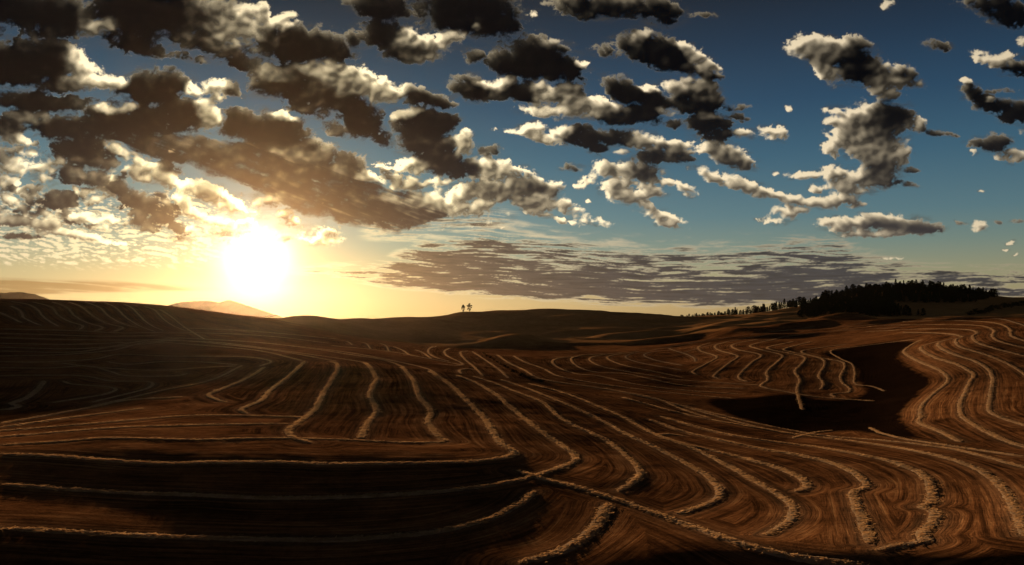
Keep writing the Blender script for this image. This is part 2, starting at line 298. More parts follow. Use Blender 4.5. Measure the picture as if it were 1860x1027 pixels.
def build_world():
    nt = world.node_tree; g = NT(nt); bg = nt.nodes['Background']
    sky = g.n('ShaderNodeTexSky', sky_type='NISHITA'); sky.sun_disc = False
    sky.sun_elevation = math.radians(SUN_EL); sky.sun_rotation = math.radians(SUN_AZ)
    sky.altitude = 300; sky.air_density = 1; sky.dust_density = 1; sky.ozone_density = 1.5
    gam = g.n('ShaderNodeGamma'); nt.links.new(sky.outputs[0], gam.inputs[0]); gam.inputs[1].default_value = .4
    tc = g.n('ShaderNodeTexCoord'); sep = g.n('ShaderNodeSeparateXYZ'); nt.links.new(tc.outputs['Generated'], sep.inputs[0])
    x, y, z = sep.outputs
    az = g.m('ARCTAN2', x, y); el = g.m('ARCSINE', z)
    ela = g.m('MULTIPLY', el, 180/math.pi); aza = g.m('MULTIPLY', az, 180/math.pi)
    # grade: what a dusk exposure leaves of the clear sky, by elevation (degrees)
    ys = [560, 500, 450, 400, 300, 200, 100, 0]
    want = [(212, 178, 118), (184, 172, 128), (140, 154, 136), (106, 136, 138), (66, 106, 124), (36, 76, 102), (19, 52, 76), (8, 29, 46)]
    nis = [(2.009, .96, .166), (1.457, .934, .314), (1.083, .807, .386), (.86, .698, .411), (.572, .519, .394), (.407, .399, .352), (.301, .315, .31), (.23, .257, .274)]
    pts = []
    for yy, w_, n_ in zip(ys, want, nis):
        e = math.degrees(math.atan((HPY-yy)/FPX)); c = lin(w_)/(np.array(n_)*10)**.4
        pts.append(((e+5)/50, tuple(c)))
    pts = [(0.0, pts[0][1])]+pts+[(.75, tuple(np.array(pts[-1][1])*.45)), (1, tuple(np.array(pts[-1][1])*.3))]
    gr = g.ramp(g.m('DIVIDE', g.m('ADD', ela, 5), 50, clamp=True), pts)
    base = g.mix(1, gam.outputs[0], gr, 'MULTIPLY')
    # clouds
    u = g.m('DIVIDE', g.m('ADD', aza, AZ_H), 2*AZ_H); v = g.m('DIVIDE', g.m('SUBTRACT', ela, EL_0), EL_1-EL_0)
    vv = g.m('MINIMUM', g.m('MAXIMUM', v, 0.001), .999)
    cmb = g.n('ShaderNodeCombineXYZ'); nt.links.new(u, cmb.inputs[0]); nt.links.new(vv, cmb.inputs[1])
    im = g.n('ShaderNodeTexImage', extension='MIRROR', interpolation='Cubic'); im.image = cloud_image(); nt.links.new(cmb.outputs[0], im.inputs[0])
    fade = g.m('MULTIPLY', im.outputs['Alpha'], g.m('DIVIDE', g.m('SUBTRACT', 30, ela), 5, clamp=True))
    both = g.mix(fade, base, im.outputs['Color'])
    # bright air round the sun
    dv = g.n('ShaderNodeVectorMath', operation='DOT_PRODUCT'); nt.links.new(tc.outputs['Generated'], dv.inputs[0])
    gsd = Vector((math.sin(math.radians(SUN_AZ))*math.cos(math.radians(4.0)), math.cos(math.radians(SUN_AZ))*math.cos(math.radians(4.0)), math.sin(math.radians(4.0))))
    dv.inputs[1].default_value = gsd
    r = g.m('MULTIPLY', g.m('ARCCOSINE', g.m('MINIMUM', dv.outputs['Value'], .999999)), FPX)
    ex = lambda t: g.m('POWER', math.e, g.m('MULTIPLY', t, -1))
    g1 = ex(g.m('POWER', g.m('DIVIDE', r, GLOW_R), 1.7)); g2 = ex(g.m('DIVIDE', r, 80))
    ga = ex(g.m('DIVIDE', g.m('ABSOLUTE', g.m('SUBTRACT', aza, SUN_AZ)), 9.0)); ge = ex(g.m('POWER', g.m('DIVIDE', g.m('SUBTRACT', ela, 2.4), 3.2), 2))
    damp = g.m('SUBTRACT', 1, g.m('MULTIPLY', fade, .6))
    def add(cur, fac, c, k):
        o = g.n('ShaderNodeVectorMath', operation='SCALE'); o.inputs[0].default_value = tuple(lin(c)*k); nt.links.new(g.m('MULTIPLY', fac, damp), o.inputs['Scale'])
        p = g.n('ShaderNodeVectorMath', operation='ADD'); nt.links.new(cur, p.inputs[0]); nt.links.new(o.outputs[0], p.inputs[1]); return p.outputs[0]
    o = add(both, g1, (255, 246, 225), 3.0); o = add(o, g2, (255, 190, 90), .6); o = add(o, g.m('MULTIPLY', ga, ge), (255, 180, 75), .14)
    nt.links.new(o, bg.inputs[0]); bg.inputs[1].default_value = SKY_GAIN
GLOW_R = 40
build_world()
# ------------------------------------------------------------------ helpers
def tag(o, label=None, cat=None, group=None, kind=None):
    if label: o['label'] = label
    if cat: o['category'] = cat
    if group: o['group'] = group
    if kind: o['kind'] = kind
    return o
def mesh_obj(name, V, F, mat=None, parent=None, smooth=True):
    """V (n,3) array, F (m,3|4) array"""
    me = bpy.data.meshes.new(name); V = np.asarray(V, np.float32); F = np.asarray(F, np.int32); k = F.shape[1]
    me.vertices.add(len(V)); me.vertices.foreach_set('co', V.ravel())
    me.loops.add(F.size); me.loops.foreach_set('vertex_index', F.ravel())
    me.polygons.add(len(F)); me.polygons.foreach_set('loop_start', np.arange(0, F.size, k, dtype=np.int32))
    me.polygons.foreach_set('use_smooth', np.full(len(F), smooth))
    me.update(calc_edges=True)
    if mat: me.materials.append(mat)
    o = bpy.data.objects.new(name, me); COL.objects.link(o)
    if parent: o.parent = parent
    return o
def px2az(px): return np.arctan((np.asarray(px, float)-930)/FPX)
# ------------------------------------------------------------------ terrain: columns of (distance, photo row where that ground is seen) ; ('z', h) gives a height outright
NEAR = [(0.5, ('z', 18.2)), (5, ('z', 17.3)), (12, ('z', 14.6)), (30, ('z', 7.6)), (48, ('z', 1.2)), (64, ('z', -2.3))]
FARZ = [(3500, ('z', -20)), (5600, ('z', -30)), (40000, ('z', -40))]
COLS = {
 -700: [(75, 1000), (94, 898), (111, 827), (130, 788), (160, 742), (210, 690), (260, 640), (300, 600), (340, 570), (380, 550), (430, 540), (600, ('z', 12)), (1000, ('z', 0))],
 0: [(75, 1000), (94, 898), (111, 827), (130, 788), (170, 742), (210, 700), (255, 655), (290, 620), (322, 590), (352, 562), (382, 547), (410, 543), (460, ('z', 27)), (650, ('z', 10)), (1000, ('z', 0))],
 200: [(75, 1000), (94, 898), (111, 827), (130, 788), (170, 742), (210, 700), (255, 655), (295, 622), (330, 592), (362, 565), (395, 550), (425, 546), (470, ('z', 27)), (650, ('z', 10)), (1000, ('z', 0))],
 320: [(75, 1000), (94, 898), (111, 827), (130, 788), (170, 738), (210, 698), (255, 660), (300, 625), (345, 595), (385, 570), (420, 557), (450, 555), (500, ('z', 24)), (650, ('z', 12)), (1000, ('z', 2))],
 430: [(75, 1000), (94, 898), (111, 827), (130, 788), (165, 742), (200, 705), (250, 662), (310, 628), (370, 602), (430, 583), (490, 569), (530, 564), (600, ('z', 20)), (750, ('z', 10)), (1100, ('z', 2))],
 560: [(75, 1000), (94, 898), (111, 827), (130, 788), (155, 752), (185, 712), (235, 664), (320, 632), (420, 612), (520, 596), (640, 578), (720, 571), (780, 569.5), (850, ('z', 20)), (1000, ('z', 12)), (1300, ('z', 3))],
 700: [(75, 1000), (94, 898), (111, 827), (130, 788), (155, 750), (182, 712), (230, 668), (330, 640), (450, 625), (570, 611), (750, 596), (950, 583), (1130, 576.5), (1250, ('z', 18)), (1700, ('z', 5))],
 760: [(75, 1000), (94, 898), (111, 827), (130, 788), (155, 751), (183, 714), (235, 673), (330, 646), (445, 630), (570, 619), (770, 603), (980, 588), (1160, 579), (1290, 575), (1400, ('z', 19)), (1900, ('z', 5))],
 820: [(75, 1000), (94, 898), (111, 827), (130, 788), (156, 752), (185, 716), (240, 678), (330, 652), (440, 635), (560, 628), (776, 612), (992, 596), (1208, 580), (1388, 572), (1496, ('z', 20)), (2000, ('z', 5))],
 900: [(75, 1000), (94, 898), (111, 827), (130, 788), (158, 756), (190, 718), (245, 684), (330, 656), (430, 639), (540, 632), (704, 620), (920, 603), (1100, 582), (1262, 565), (1352, 561.5), (1496, ('z', 28)), (2000, ('z', 6))],
 1000: [(74, 1006), (94, 896), (112, 838), (130, 803), (160, 762), (195, 724), (250, 690), (330, 660), (430, 640), (520, 630), (668, 622), (884, 606), (1100, 584), (1280, 565), (1370, 561), (1496, ('z', 29)), (2000, ('z', 8))],
 1120: [(72, 1000), (92, 904), (110, 853), (132, 814), (165, 768), (205, 730), (262, 696), (330, 668), (420, 645), (520, 628), (704, 612), (920, 598), (1136, 580), (1316, 567), (1388, 565.5), (1514, ('z', 24)), (1900, ('z', 15)), (2300, ('z', 6))],
 1240: [(70, 998), (88, 930), (106, 880), (132, 826), (165, 782), (200, 750), (255, 715), (320, 676), (400, 648), (500, 626), (668, 609), (884, 598), (1100, 582), (1316, 574.5), (1496, ('z', 18)), (1750, ('z', 17)), (1900, 575.5), (2000, ('z', 18)), (2700, ('z', 5))],
 1340:[(70, 1000), (88, 934), (108, 882), (132, 830), (158, 792), (190, 765), (230, 736), (280, 698), (345, 655), (420, 628), (500, 612), (590, 601), (680, 590), (800, 582), (900, 581), (1050, ('z', 14)), (1250, 578), (1430, 574), (1520, ('z', 19)), (2200, ('z', 5))],
 1440:[(70, 1000), (88, 936), (108, 884), (132, 832), (158, 800), (190, 775), (228, 742), (275, 700), (335, 656), (400, 632), (470, 617), (560, 603), (650, 592), (740, 584), (820, 583), (950, ('z', 12)), (1200, 576), (1330, 566), (1500, 557), (1600, ('z', 38)), (2300, ('z', 8))],
 1520:[(70, 1000), (88, 938), (108, 884), (132, 834), (158, 803), (190, 780), (228, 748), (275, 704), (330, 662), (390, 636), (450, 620), (540, 600), (640, 582), (720, 575), (790, 574), (900, ('z', 14)), (1150, 578), (1300, 566), (1500, 547), (1650, 536), (1760, ('z', 62)), (2400, ('z', 12))],
 1600:[(70, 1000), (88, 940), (108, 886), (132, 836), (158, 805), (190, 782), (225, 752), (270, 708), (320, 664), (375, 634), (440, 610), (510, 592), (590, 581), (670, 577.5), (760, ('z', 15)), (900, ('z', 10)), (1150, 577), (1350, 560), (1550, 538), (1700, 520.5), (1800, ('z', 80)), (2400, ('z', 20))],
 1680:[(70, 1000), (88, 940), (108, 888), (132, 838), (158, 800), (188, 768), (218, 740), (255, 694), (295, 655), (335, 626), (385, 610), (440, 594), (520, 582), (600, 577), (660, ('z', 17)), (800, ('z', 9)), (1100, 577), (1350, 560), (1550, 541), (1700, 521), (1800, ('z', 80)), (2400, ('z', 20))],
 1760:[(70, 1000), (88, 940), (108, 890), (132, 838), (158, 798), (186, 764), (215, 732), (248, 696), (282, 655), (318, 618), (350, 604), (400, 594), (480, 583), (570, 576.5), (640, ('z', 17)), (800, ('z', 9)), (1100, 575), (1350, 562), (1550, 545), (1700, 529), (1800, ('z', 70)), (2300, ('z', 55))],
 1860:[(70, 1000), (88, 940), (108, 892), (132, 840), (158, 798), (184, 764), (212, 732), (245, 694), (280, 650), (312, 610), (345, 600), (400, 590), (480, 580), (560, 575), (640, ('z', 17)), (800, ('z', 9)), (1100, 573), (1350, 564), (1600, 552), (1900, 543), (2300, 537), (2600, ('z', 70))],
 2600:[(80, 960), (110, 885), (160, 798), (212, 732), (280, 650), (345, 600), (480, 578), (560, 573), (800, ('z', 9)), (1100, 573), (1600, 550), (2300, 535), (2600, ('z', 70))],
}
LD = np.linspace(math.log(.5), math.log(40000), 1400)
AZT = np.radians(np.linspace(-62, 62, 621))
def column(k):
    az = float(px2az(k)); ds, zs = [], []
    for d, s in NEAR+COLS[k]+FARZ:
        if isinstance(s, tuple): z = s[1]
        else: z = CAMZ-d*(s-HPY)/FPX*math.cos(az) if False else CAMZ-d*math.cos(az)*(s-HPY)/FPX
        ds.append(math.log(d)); zs.append(z)
    return np.interp(LD, ds, zs)
ks = sorted(COLS); CT = np.array([column(k) for k in ks]); CA = px2az(ks)
TAB = np.stack([np.interp(AZT, CA, CT[:, j]) for j in range(len(LD))], 1)
def gsm(a, s, ax):
    r = int(3*s)+1; k = np.exp(-.5*(np.arange(-r, r+1)/s)**2); k /= k.sum()
    p = np.concatenate([np.repeat(a.take([0], ax), r, ax), a, np.repeat(a.take([-1], ax), r, ax)], ax)
    return sum(k[i]*p.take(range(i, i+a.shape[ax]), ax) for i in range(2*r+1))
TAB = gsm(gsm(TAB, 5, 1), 7, 0).astype(np.float32)
FOLDS = [(5, 26, [(925, 560), (1000, 618), (1100, 690), (1270, 700)]), (3.2, 24, [(775, 650), (850, 654), (930, 571)]), (3.2, 15, [(860, 992), (940, 942), (1035, 924)]),
 (2.6, 13, [(880, 1114), (960, 1082), (1025, 1068)]), (3, 20, [(830, 1284), (900, 1217), (950, 1226)]), (2.5, 22, [(650, 930), (760, 950), (840, 1271)]), (4, 24, [(1030, 1181), (1100, 1082), (1200, 1122)]),
 (3, 18, [(1270, 660), (1340, 610), (1400, 612)]), (3, 20, [(1375, 560), (1440, 600), (1530, 690)]), (2.2, 12, [(935, 794), (1000, 812), (1080, 848)]), (2.5, 18, [(620, 700), (700, 690), (790, 735)]), (2.5, 20, [(560, 560), (640, 590), (730, 620)])]
def folds(x, y, d):
    out = np.zeros_like(x); f = (d > 440) & (d < 1600) & (y > 0)
    if not f.any(): return out
    X, Y = x[f], y[f]; X = X+8*fbm(X/70, Y/70, 2, 371); Y = Y+8*fbm(X/60, Y/70, 2, 372); acc = np.zeros_like(X)
    for hh, w, P in FOLDS:
        best = np.full(X.shape, 1e9); Q = [(d_*math.sin(math.atan((p-930)/FPX)), d_*math.cos(math.atan((p-930)/FPX))) for p, d_ in P]
        for (ax, ay), (bx, by) in zip(Q[:-1], Q[1:]):
            t = np.clip(((X-ax)*(bx-ax)+(Y-ay)*(by-ay))/((bx-ax)**2+(by-ay)**2), 0, 1); best = np.minimum(best, (X-ax-t*(bx-ax))**2+(Y-ay-t*(by-ay))**2)
        acc = acc+hh*np.exp(-best/(w*w))
    out[f] = acc; return out
def height(x, y):
    x = np.asarray(x, np.float64); y = np.asarray(y, np.float64)
    az = np.arctan2(x, y); d = np.hypot(x, y)+1e-6
    # behind the camera the land simply goes on level with the sides
    aa = np.clip(az, -1.08, 1.08)
    u = (aa-AZT[0])/(AZT[1]-AZT[0]); v = (np.log(np.maximum(d, .5))-LD[0])/(LD[1]-LD[0])
    z = samp(TAB, v, u)
    amp = np.clip((d-25)/80, 0, 1)
    n1 = fbm(x/62+5, y/80+3, 2, 301); n2 = fbm(x/21, y/27, 2, 311); n3 = fbm(x/5.0, y/5.5, 2, 321)
    roll = np.clip((d-60)/200, 0, 1)*fbm(x/210, y/260, 2, 331)
    mid = np.clip((d-430)/170, 0, 1)*np.clip((1750-d)/350, 0, 1)*(fbm(x/150+9, y/100, 2, 341)*4.0-4.5*np.abs(fbm(x/120+4, y/70, 2, 351))+3.6*fbm((x+.6*y)/190, (y-.25*x)/58, 2, 361))
    z = z+folds(x+0*y, y+0*x, d+0*x)
    return z+mid+amp*(UND[0]*n1+UND[1]*n2+.07*n3)+roll*UND[2]*np.clip(1.6-d/900, .2, 1)
UND = (.95, .27, 1.5)
RT_A = np.radians(np.linspace(-36, 36, 1100)); RT_R = np.linspace(math.log(42), math.log(5200), 1500)
_a, _r = np.meshgrid(RT_A, np.exp(RT_R), indexing='ij'); RT = height(_r*np.sin(_a), _r*np.cos(_a)).astype(np.float32)
def ray_hit(px, py):
    """points of the terrain seen at photo pixels"""
    px = np.atleast_1d(np.asarray(px, float)); py = np.atleast_1d(np.asarray(py, float))
    yy = np.exp(np.linspace(math.log(45), math.log(4000), 1500))
    out = np.full((len(px), 3), np.nan)
    X = (px[:, None]-930)/FPX*yy[None]; Yw = np.broadcast_to(yy[None], X.shape); Zr = CAMZ-(py[:, None]-HPY)/FPX*yy[None]
    v = (np.log(np.hypot(X, Yw))-RT_R[0])/(RT_R[-1]-RT_R[0])*(len(RT_R)-1); u = (np.arctan2(X, Yw)-RT_A[0])/(RT_A[-1]-RT_A[0])*(len(RT_A)-1)
    diff = Zr-samp(RT, v, u)
    for i in range(len(px)):
        k = np.argmax(diff[i] <= 0)
        if diff[i, k] > 0 or k == 0: continue
        t = diff[i, k-1]/(diff[i, k-1]-diff[i, k]); yv = yy[k-1]+(yy[k]-yy[k-1])*t
        out[i] = ((px[i]-930)/FPX*yv, yv, CAMZ-(py[i]-HPY)/FPX*yv)
    return out
# ------------------------------------------------------------------ windrows, traced in photo pixels and laid on the terrain
ROWS = [
# family, width factor, points
('hill',.9,[(0,568),(20,577),(40,587)]),('hill',.9,[(20,556),(37,565),(43,577),(60,586),(77,592)]),
('hill',.9,[(20,548),(50,553),(67,562),(80,577),(95,587),(108,594)]),('hill',.9,[(60,549),(93,558),(105,572),(125,584),(150,592),(143,600)]),
('hill',.9,[(95,549),(120,558),(137,575),(160,587),(187,595),(170,602)]),('hill',.9,[(125,549),(148,558),(170,575),(195,588),(223,595),(205,603)]),
('hill',.9,[(155,549),(181,559),(198,575),(225,589),(257,597)]),('hill',.9,[(190,550),(210,559),(230,578),(255,593),(283,603)]),
('hill',.9,[(225,553),(240,560),(263,583),(280,594),(297,601)]),('hill',.9,[(262,557),(280,563),(297,580),(315,592),(337,601)]),
('hill',.9,[(290,562),(310,575),(333,593),(352,605),(373,617)]),
('contour',.8,[(0,598),(60,599),(140,601),(220,605),(300,604)]),('contour',.8,[(0,606),(80,608),(180,611),(290,610)]),
('contour',.8,[(0,614),(120,617),(250,618),(330,615)]),('contour',.8,[(0,624),(120,626),(240,622),(330,618)]),('contour',.8,[(0,631),(130,634),(240,627),(300,621)]),
('contour',.8,[(300,604),(400,606),(500,612),(600,624)]),('contour',.8,[(330,596),(430,600),(520,607),(620,617)]),
('hollow',.8,[(0,638),(133,640),(217,627),(277,618),(367,622),(500,637),(613,657)]),
('hollow',.8,[(0,647),(100,645),(200,637),(267,622),(333,625),(467,637),(550,656)]),
('hollow',.8,[(0,657),(67,658),(167,653),(217,644),(300,647),(433,648),(480,653),(492,658),(470,666)]),
('hollow',.8,[(193,657),(233,662),(300,657),(367,658),(433,663)]),
('hollow',.8,[(113,660),(183,668),(283,673),(367,668),(433,665)]),
('hollow',.8,[(0,668),(83,669),(160,665),(200,675),(233,683),(317,683),(342,678)]),
('hollow',.8,[(0,683),(67,682),(150,683),(200,692),(262,693),(278,697),(267,706),(233,715),(167,731)]),
('hollow',.8,[(113,692),(133,698),(207,705),(187,717),(93,732)]),
('hollow',1.2,[(80,692),(70,706),(50,722),(30,730),(20,733),(34,738),(20,743),(0,745)]),
('lit lines',.8,[(440,664),(415,677),(385,690),(345,700),(300,708),(235,723),(165,739)]),
('lit lines',.8,[(333,721),(233,727),(167,740),(80,756),(0,770)]),
('lit lines',.8,[(260,742),(190,751),(90,764),(0,777)]),
('lit lines',.8,[(553,758),(433,755),(333,756),(200,767),(67,778),(0,783)]),
('lit lines',.8,[(523,770),(420,771),(300,774),(200,778),(100,786),(0,794)]),
('lit lines',.8,[(808,803),(740,804),(620,799),(500,796),(400,798),(333,799),(200,796),(117,802),(0,809)]),
('fan',1,[(481,667),(472,673),(450,687),(420,700),(392,711),(378,718),(394,726),(412,731)]),
('fan',1.1,[(553,657),(545,665),(520,688),(490,710),(475,727),(450,738),(437,745),(450,752)]),
('fan',1.2,[(600,657),(612,661),(613,672),(603,690),(590,710),(582,725),(575,740),(560,755),(537,771),(523,783),(535,796),(562,804)]),
('fan',1.2,[(662,659),(671,666),(677,675),(684,690),(677,702),(672,718),(680,735),(684,750),(672,764),(663,780),(655,797)]),
('fan',1.2,[(730,667),(741,679),(750,690),(757,708),(762,722),(774,735),(783,750),(777,764),(782,776),(793,789),(808,802)]),
('fan',1.25,[(780,674),(800,687),(815,697),(830,710),(845,725),(862,742),(880,760),(892,780),(905,800),(922,813),(935,823),(915,832),(880,836),(840,839),(780,841),(700,842),(600,843),(500,840),(400,840),(300,842),(200,837),(100,829),(0,825)]),
('fan',1.2,[(830,682),(865,696),(885,707),(905,720),(925,738),(945,755),(965,770),(985,786),(1005,799),(1025,813),(1047,830),(1035,843),(1000,855),(960,868),(900,880),(820,891),(720,899),(600,904),(480,905),(360,900),(240,896),(120,889),(0,880)]),
('fan',1,[(860,684),(900,697),(932,710),(985,731),(1012,755),(1042,773),(1095,797),(1122,815),(1145,835),(1160,852),(1162,864),(1147,877),(1122,893)]),
('fan',1,[(910,690),(960,707),(1010,727),(1060,748),(1100,768),(1140,790),(1175,806),(1210,823),(1245,842),(1280,862),(1300,880),(1308,896),(1292,912),(1262,925),(1230,934)]),
('fan',1,[(960,697),(1030,716),(1085,738),(1140,762),(1180,785),(1220,800),(1262,816),(1310,840),(1350,862),(1380,880),(1410,896),(1435,915),(1442,932),(1427,952),(1390,972)]),
('near right',1.1,[(1240,792),(1215,789),(1196,792),(1240,806),(1300,820),(1360,835),(1412,850),(1450,867),(1466,880),(1460,889),(1443,894)]),
('near right',1.1,[(1180,762),(1240,784),(1310,800),(1380,815),(1440,825),(1500,838),(1545,856),(1570,874),(1573,885),(1549,894),(1553,910),(1562,935),(1572,960),(1582,988)]),
('near right',1.2,[(1200,757),(1300,785),(1400,802),(1500,815),(1600,834),(1650,850),(1682,867),(1692,890),(1692,912),(1676,921),(1700,932),(1692,955),(1674,972),(1680,984),(1640,990),(1590,1000)]),
('near right',1,[(1130,722),(1250,754),(1350,773),(1450,790),(1560,803),(1680,823),(1760,846),(1800,868),(1830,900),(1852,945),(1866,975)]),
('near right',.8,[(1160,718),(1300,752),(1400,775),(1500,792),(1620,802),(1740,818),(1870,852)]),
('near right',.8,[(1100,706),(1200,728),(1280,750),(1360,772),(1440,788),(1490,790)]),
('near right',.8,[(1580,777),(1600,787),(1640,797),(1670,802),(1860,830)]),
('near right',.7,[(1440,796),(1480,786),(1513,782)]),
('foreground',1.2,[(970,893),(945,915),(900,938),(850,954),(780,968),(700,976),(600,981),(500,981),(400,978),(300,975),(200,971),(100,965),(0,960)]),
('foreground',1.6,[(1104,915),(1097,935),(1075,965),(1045,988),(1008,1006),(940,1024)]),
('foreground',1.2,[(940,855),(1000,874),(1060,889),(1120,908),(1180,929),(1240,951),(1320,979),(1400,1003),(1500,1020),(1580,1030)]),
('middle',.8,[(283,618),(400,623),(533,640),(620,652),(664,659)]),('middle',.8,[(300,613),(450,621),(560,633),(640,645),(700,655),(735,668)]),
('middle',.8,[(480,623),(620,639),(700,653),(775,670),(800,686)]),
('middle',.8,[(620,619),(632,621),(640,627)]),('middle',.8,[(650,621),(665,624),(673,634)]),('middle',.8,[(690,624),(701,628),(706,638)]),
('middle',.8,[(715,630),(732,637),(742,644),(750,647)]),('middle',.8,[(755,636),(768,641),(783,652)]),
('middle',.8,[(600,628),(700,638),(770,650),(837,663)]),
('bends',.85,[(793,629),(780,633),(778,641),(792,650),(817,657)]),('bends',.85,[(817,633),(807,638),(812,647),(840,661),(826,664),(795,661)]),
('bends',.85,[(850,638),(836,640),(843,652),(860,666),(877,683)]),('bends',.85,[(858,639),(872,648),(890,660),(907,672),(923,687)]),
('bends',.85,[(865,672),(846,670),(833,674),(838,679)]),
('bends',.9,[(903,645),(925,660),(953,673),(973,685),(1000,692),(1087,705),(1160,717),(1200,727),(1240,744),(1290,760)]),
('bends',.9,[(933,647),(953,658),(987,670),(1020,685),(1120,702),(1240,716),(1330,724)]),
('bends',.9,[(1050,648),(1014,651),(1003,658),(1018,670),(1050,680),(1087,683),(1153,698),(1240,709),(1340,716)]),
('bends',.9,[(1100,643),(1055,646),(1037,653),(1053,668),(1087,677),(1140,680),(1240,700),(1350,706)]),
('bends',.9,[(1130,641),(1087,646),(1070,653),(1087,664),(1120,672),(1187,683),(1240,691),(1380,700)]),
('bends',.9,[(1160,639),(1115,645),(1103,651),(1130,663),(1187,675),(1240,686)]),
('bends',.9,[(1180,640),(1147,643),(1137,650),(1167,660),(1240,673)]),('bends',.9,[(1220,636),(1182,640),(1170,646),(1193,655),(1240,664)]),
('zigzag',1,[(1215,633),(1225,637),(1245,643),(1262,651),(1263,657)]),
('zigzag',1,[(1290,623),(1269,630),(1273,638),(1302,648),(1290,657),(1262,672),(1258,677),(1267,681)]),
('zigzag',1,[(1325,620),(1299,628),(1307,637),(1340,647),(1325,659),(1300,679),(1297,685),(1308,689)]),
('zigzag',1.05,[(1375,617),(1331,626),(1338,635),(1382,645),(1365,659),(1344,680),(1343,688),(1358,694)]),
('zigzag',1.05,[(1410,616),(1364,627),(1373,633),(1420,645),(1417,653),(1401,667),(1392,677),(1395,690),(1383,702),(1423,711),(1490,722),(1590,729)]),
('zigzag',1.05,[(1440,621),(1395,631),(1407,637),(1460,648),(1457,660),(1444,675),(1453,690),(1448,707),(1452,727),(1458,745)]),
('zigzag',1.05,[(1473,621),(1425,634),(1440,640),(1480,648),(1497,655),(1497,665),(1487,683),(1494,692),(1495,703),(1487,708)]),
('zigzag',1,[(1540,625),(1459,637),(1463,643),(1500,652),(1528,657),(1535,666),(1527,683),(1530,695),(1544,706),(1540,713),(1510,716),(1517,722)]),
('zigzag',.7,[(1660,617),(1573,628),(1510,637),(1527,652),(1548,662),(1553,680),(1553,697),(1587,703),(1607,711)]),
('slope',1.05,[(1672,618),(1655,627),(1642,637),(1645,643),(1670,657),(1707,673),(1722,687),(1717,698),(1695,716),(1678,732),(1672,743),(1672,758),(1669,768),(1690,777),(1713,787),(1745,803)]),
('slope',1.1,[(1707,620),(1678,628),(1673,635),(1700,650),(1740,663),(1768,680),(1761,695),(1751,718),(1744,733),(1746,753),(1760,766),(1787,782),(1830,802),(1870,815)]),
('slope',1.1,[(1730,615),(1705,623),(1710,633),(1740,646),(1773,657),(1796,672),(1803,688),(1801,707),(1797,735),(1799,748),(1820,759),(1868,775)]),
('slope',1,[(1640,604),(1715,606),(1748,612),(1736,617),(1744,630),(1787,643),(1820,656),(1847,670),(1872,688)]),
('slope',1,[(1573,603),(1673,598),(1755,599),(1775,605),(1766,611),(1775,622),(1807,633),(1870,649)]),
('slope',1,[(1507,602),(1600,592),(1707,590),(1780,592),(1806,601),(1802,609),(1815,620),(1870,634)]),
('slope',1,[(1540,595),(1640,585),(1740,583),(1807,587),(1834,598),(1838,611),(1870,622)]),
('slope',1,[(1600,585),(1700,578.5),(1807,579),(1847,587),(1872,596)]),
('top lines',.7,[(1240,641),(1300,625),(1400,608),(1500,598),(1570,587)]),('top lines',.7,[(1380,620),(1460,607),(1560,599),(1640,595)]),
('top lines',.7,[(1180,637),(1290,618),(1380,606),(1480,594)]),
]
def smooth_px(P):
    P = np.array(P, float); n = len(P); out = []
    Q = np.vstack([2*P[0]-P[1], P, 2*P[-1]-P[-2]])
    for i in range(n-1):
        p0, p1, p2, p3 = Q[i], Q[i+1], Q[i+2], Q[i+3]
        m = max(3, int(np.hypot(*(p2-p1))/1.5))
        for t in np.arange(m)/m:
            out.append(.5*((2*p1)+(-p0+p2)*t+(2*p0-5*p1+4*p2-p3)*t*t+(-p0+3*p1-3*p2+p3)*t**3))
    out.append(P[-1]); return np.array(out)
def world_line(P):
    Q = smooth_px(P); W = ray_hit(Q[:, 0], Q[:, 1]); W = W[~np.isnan(W[:, 0])]
    if len(W) < 3: return None
    # drop leaps across hidden ground
    seg = np.hypot(*(np.diff(W[:, :2], axis=0).T)); dist = np.hypot(W[:-1, 0], W[:-1, 1])
    bad = np.where(seg > np.maximum(14, dist*.16))[0]
    if len(bad):
        cuts = np.concatenate([[0], bad+1, [len(W)]]); j = np.argmax(np.diff(cuts)); W = W[cuts[j]:cuts[j+1]]
    # light smoothing on the ground plan, then even steps
    xy = W[:, :2].copy()
    for _ in range(3): xy[1:-1] = .25*xy[:-2]+.5*xy[1:-1]+.25*xy[2:]
    s = np.concatenate([[0], np.cumsum(np.hypot(*np.diff(xy, axis=0).T))]); md = np.hypot(xy[:, 0], xy[:, 1]).min()
    step = np.clip(md*.0028, .22, 1.6); t = np.arange(0, s[-1], step)
    if len(t) < 4: return None
    return np.stack([np.interp(t, s, xy[:, 0]), np.interp(t, s, xy[:, 1])], 1), step
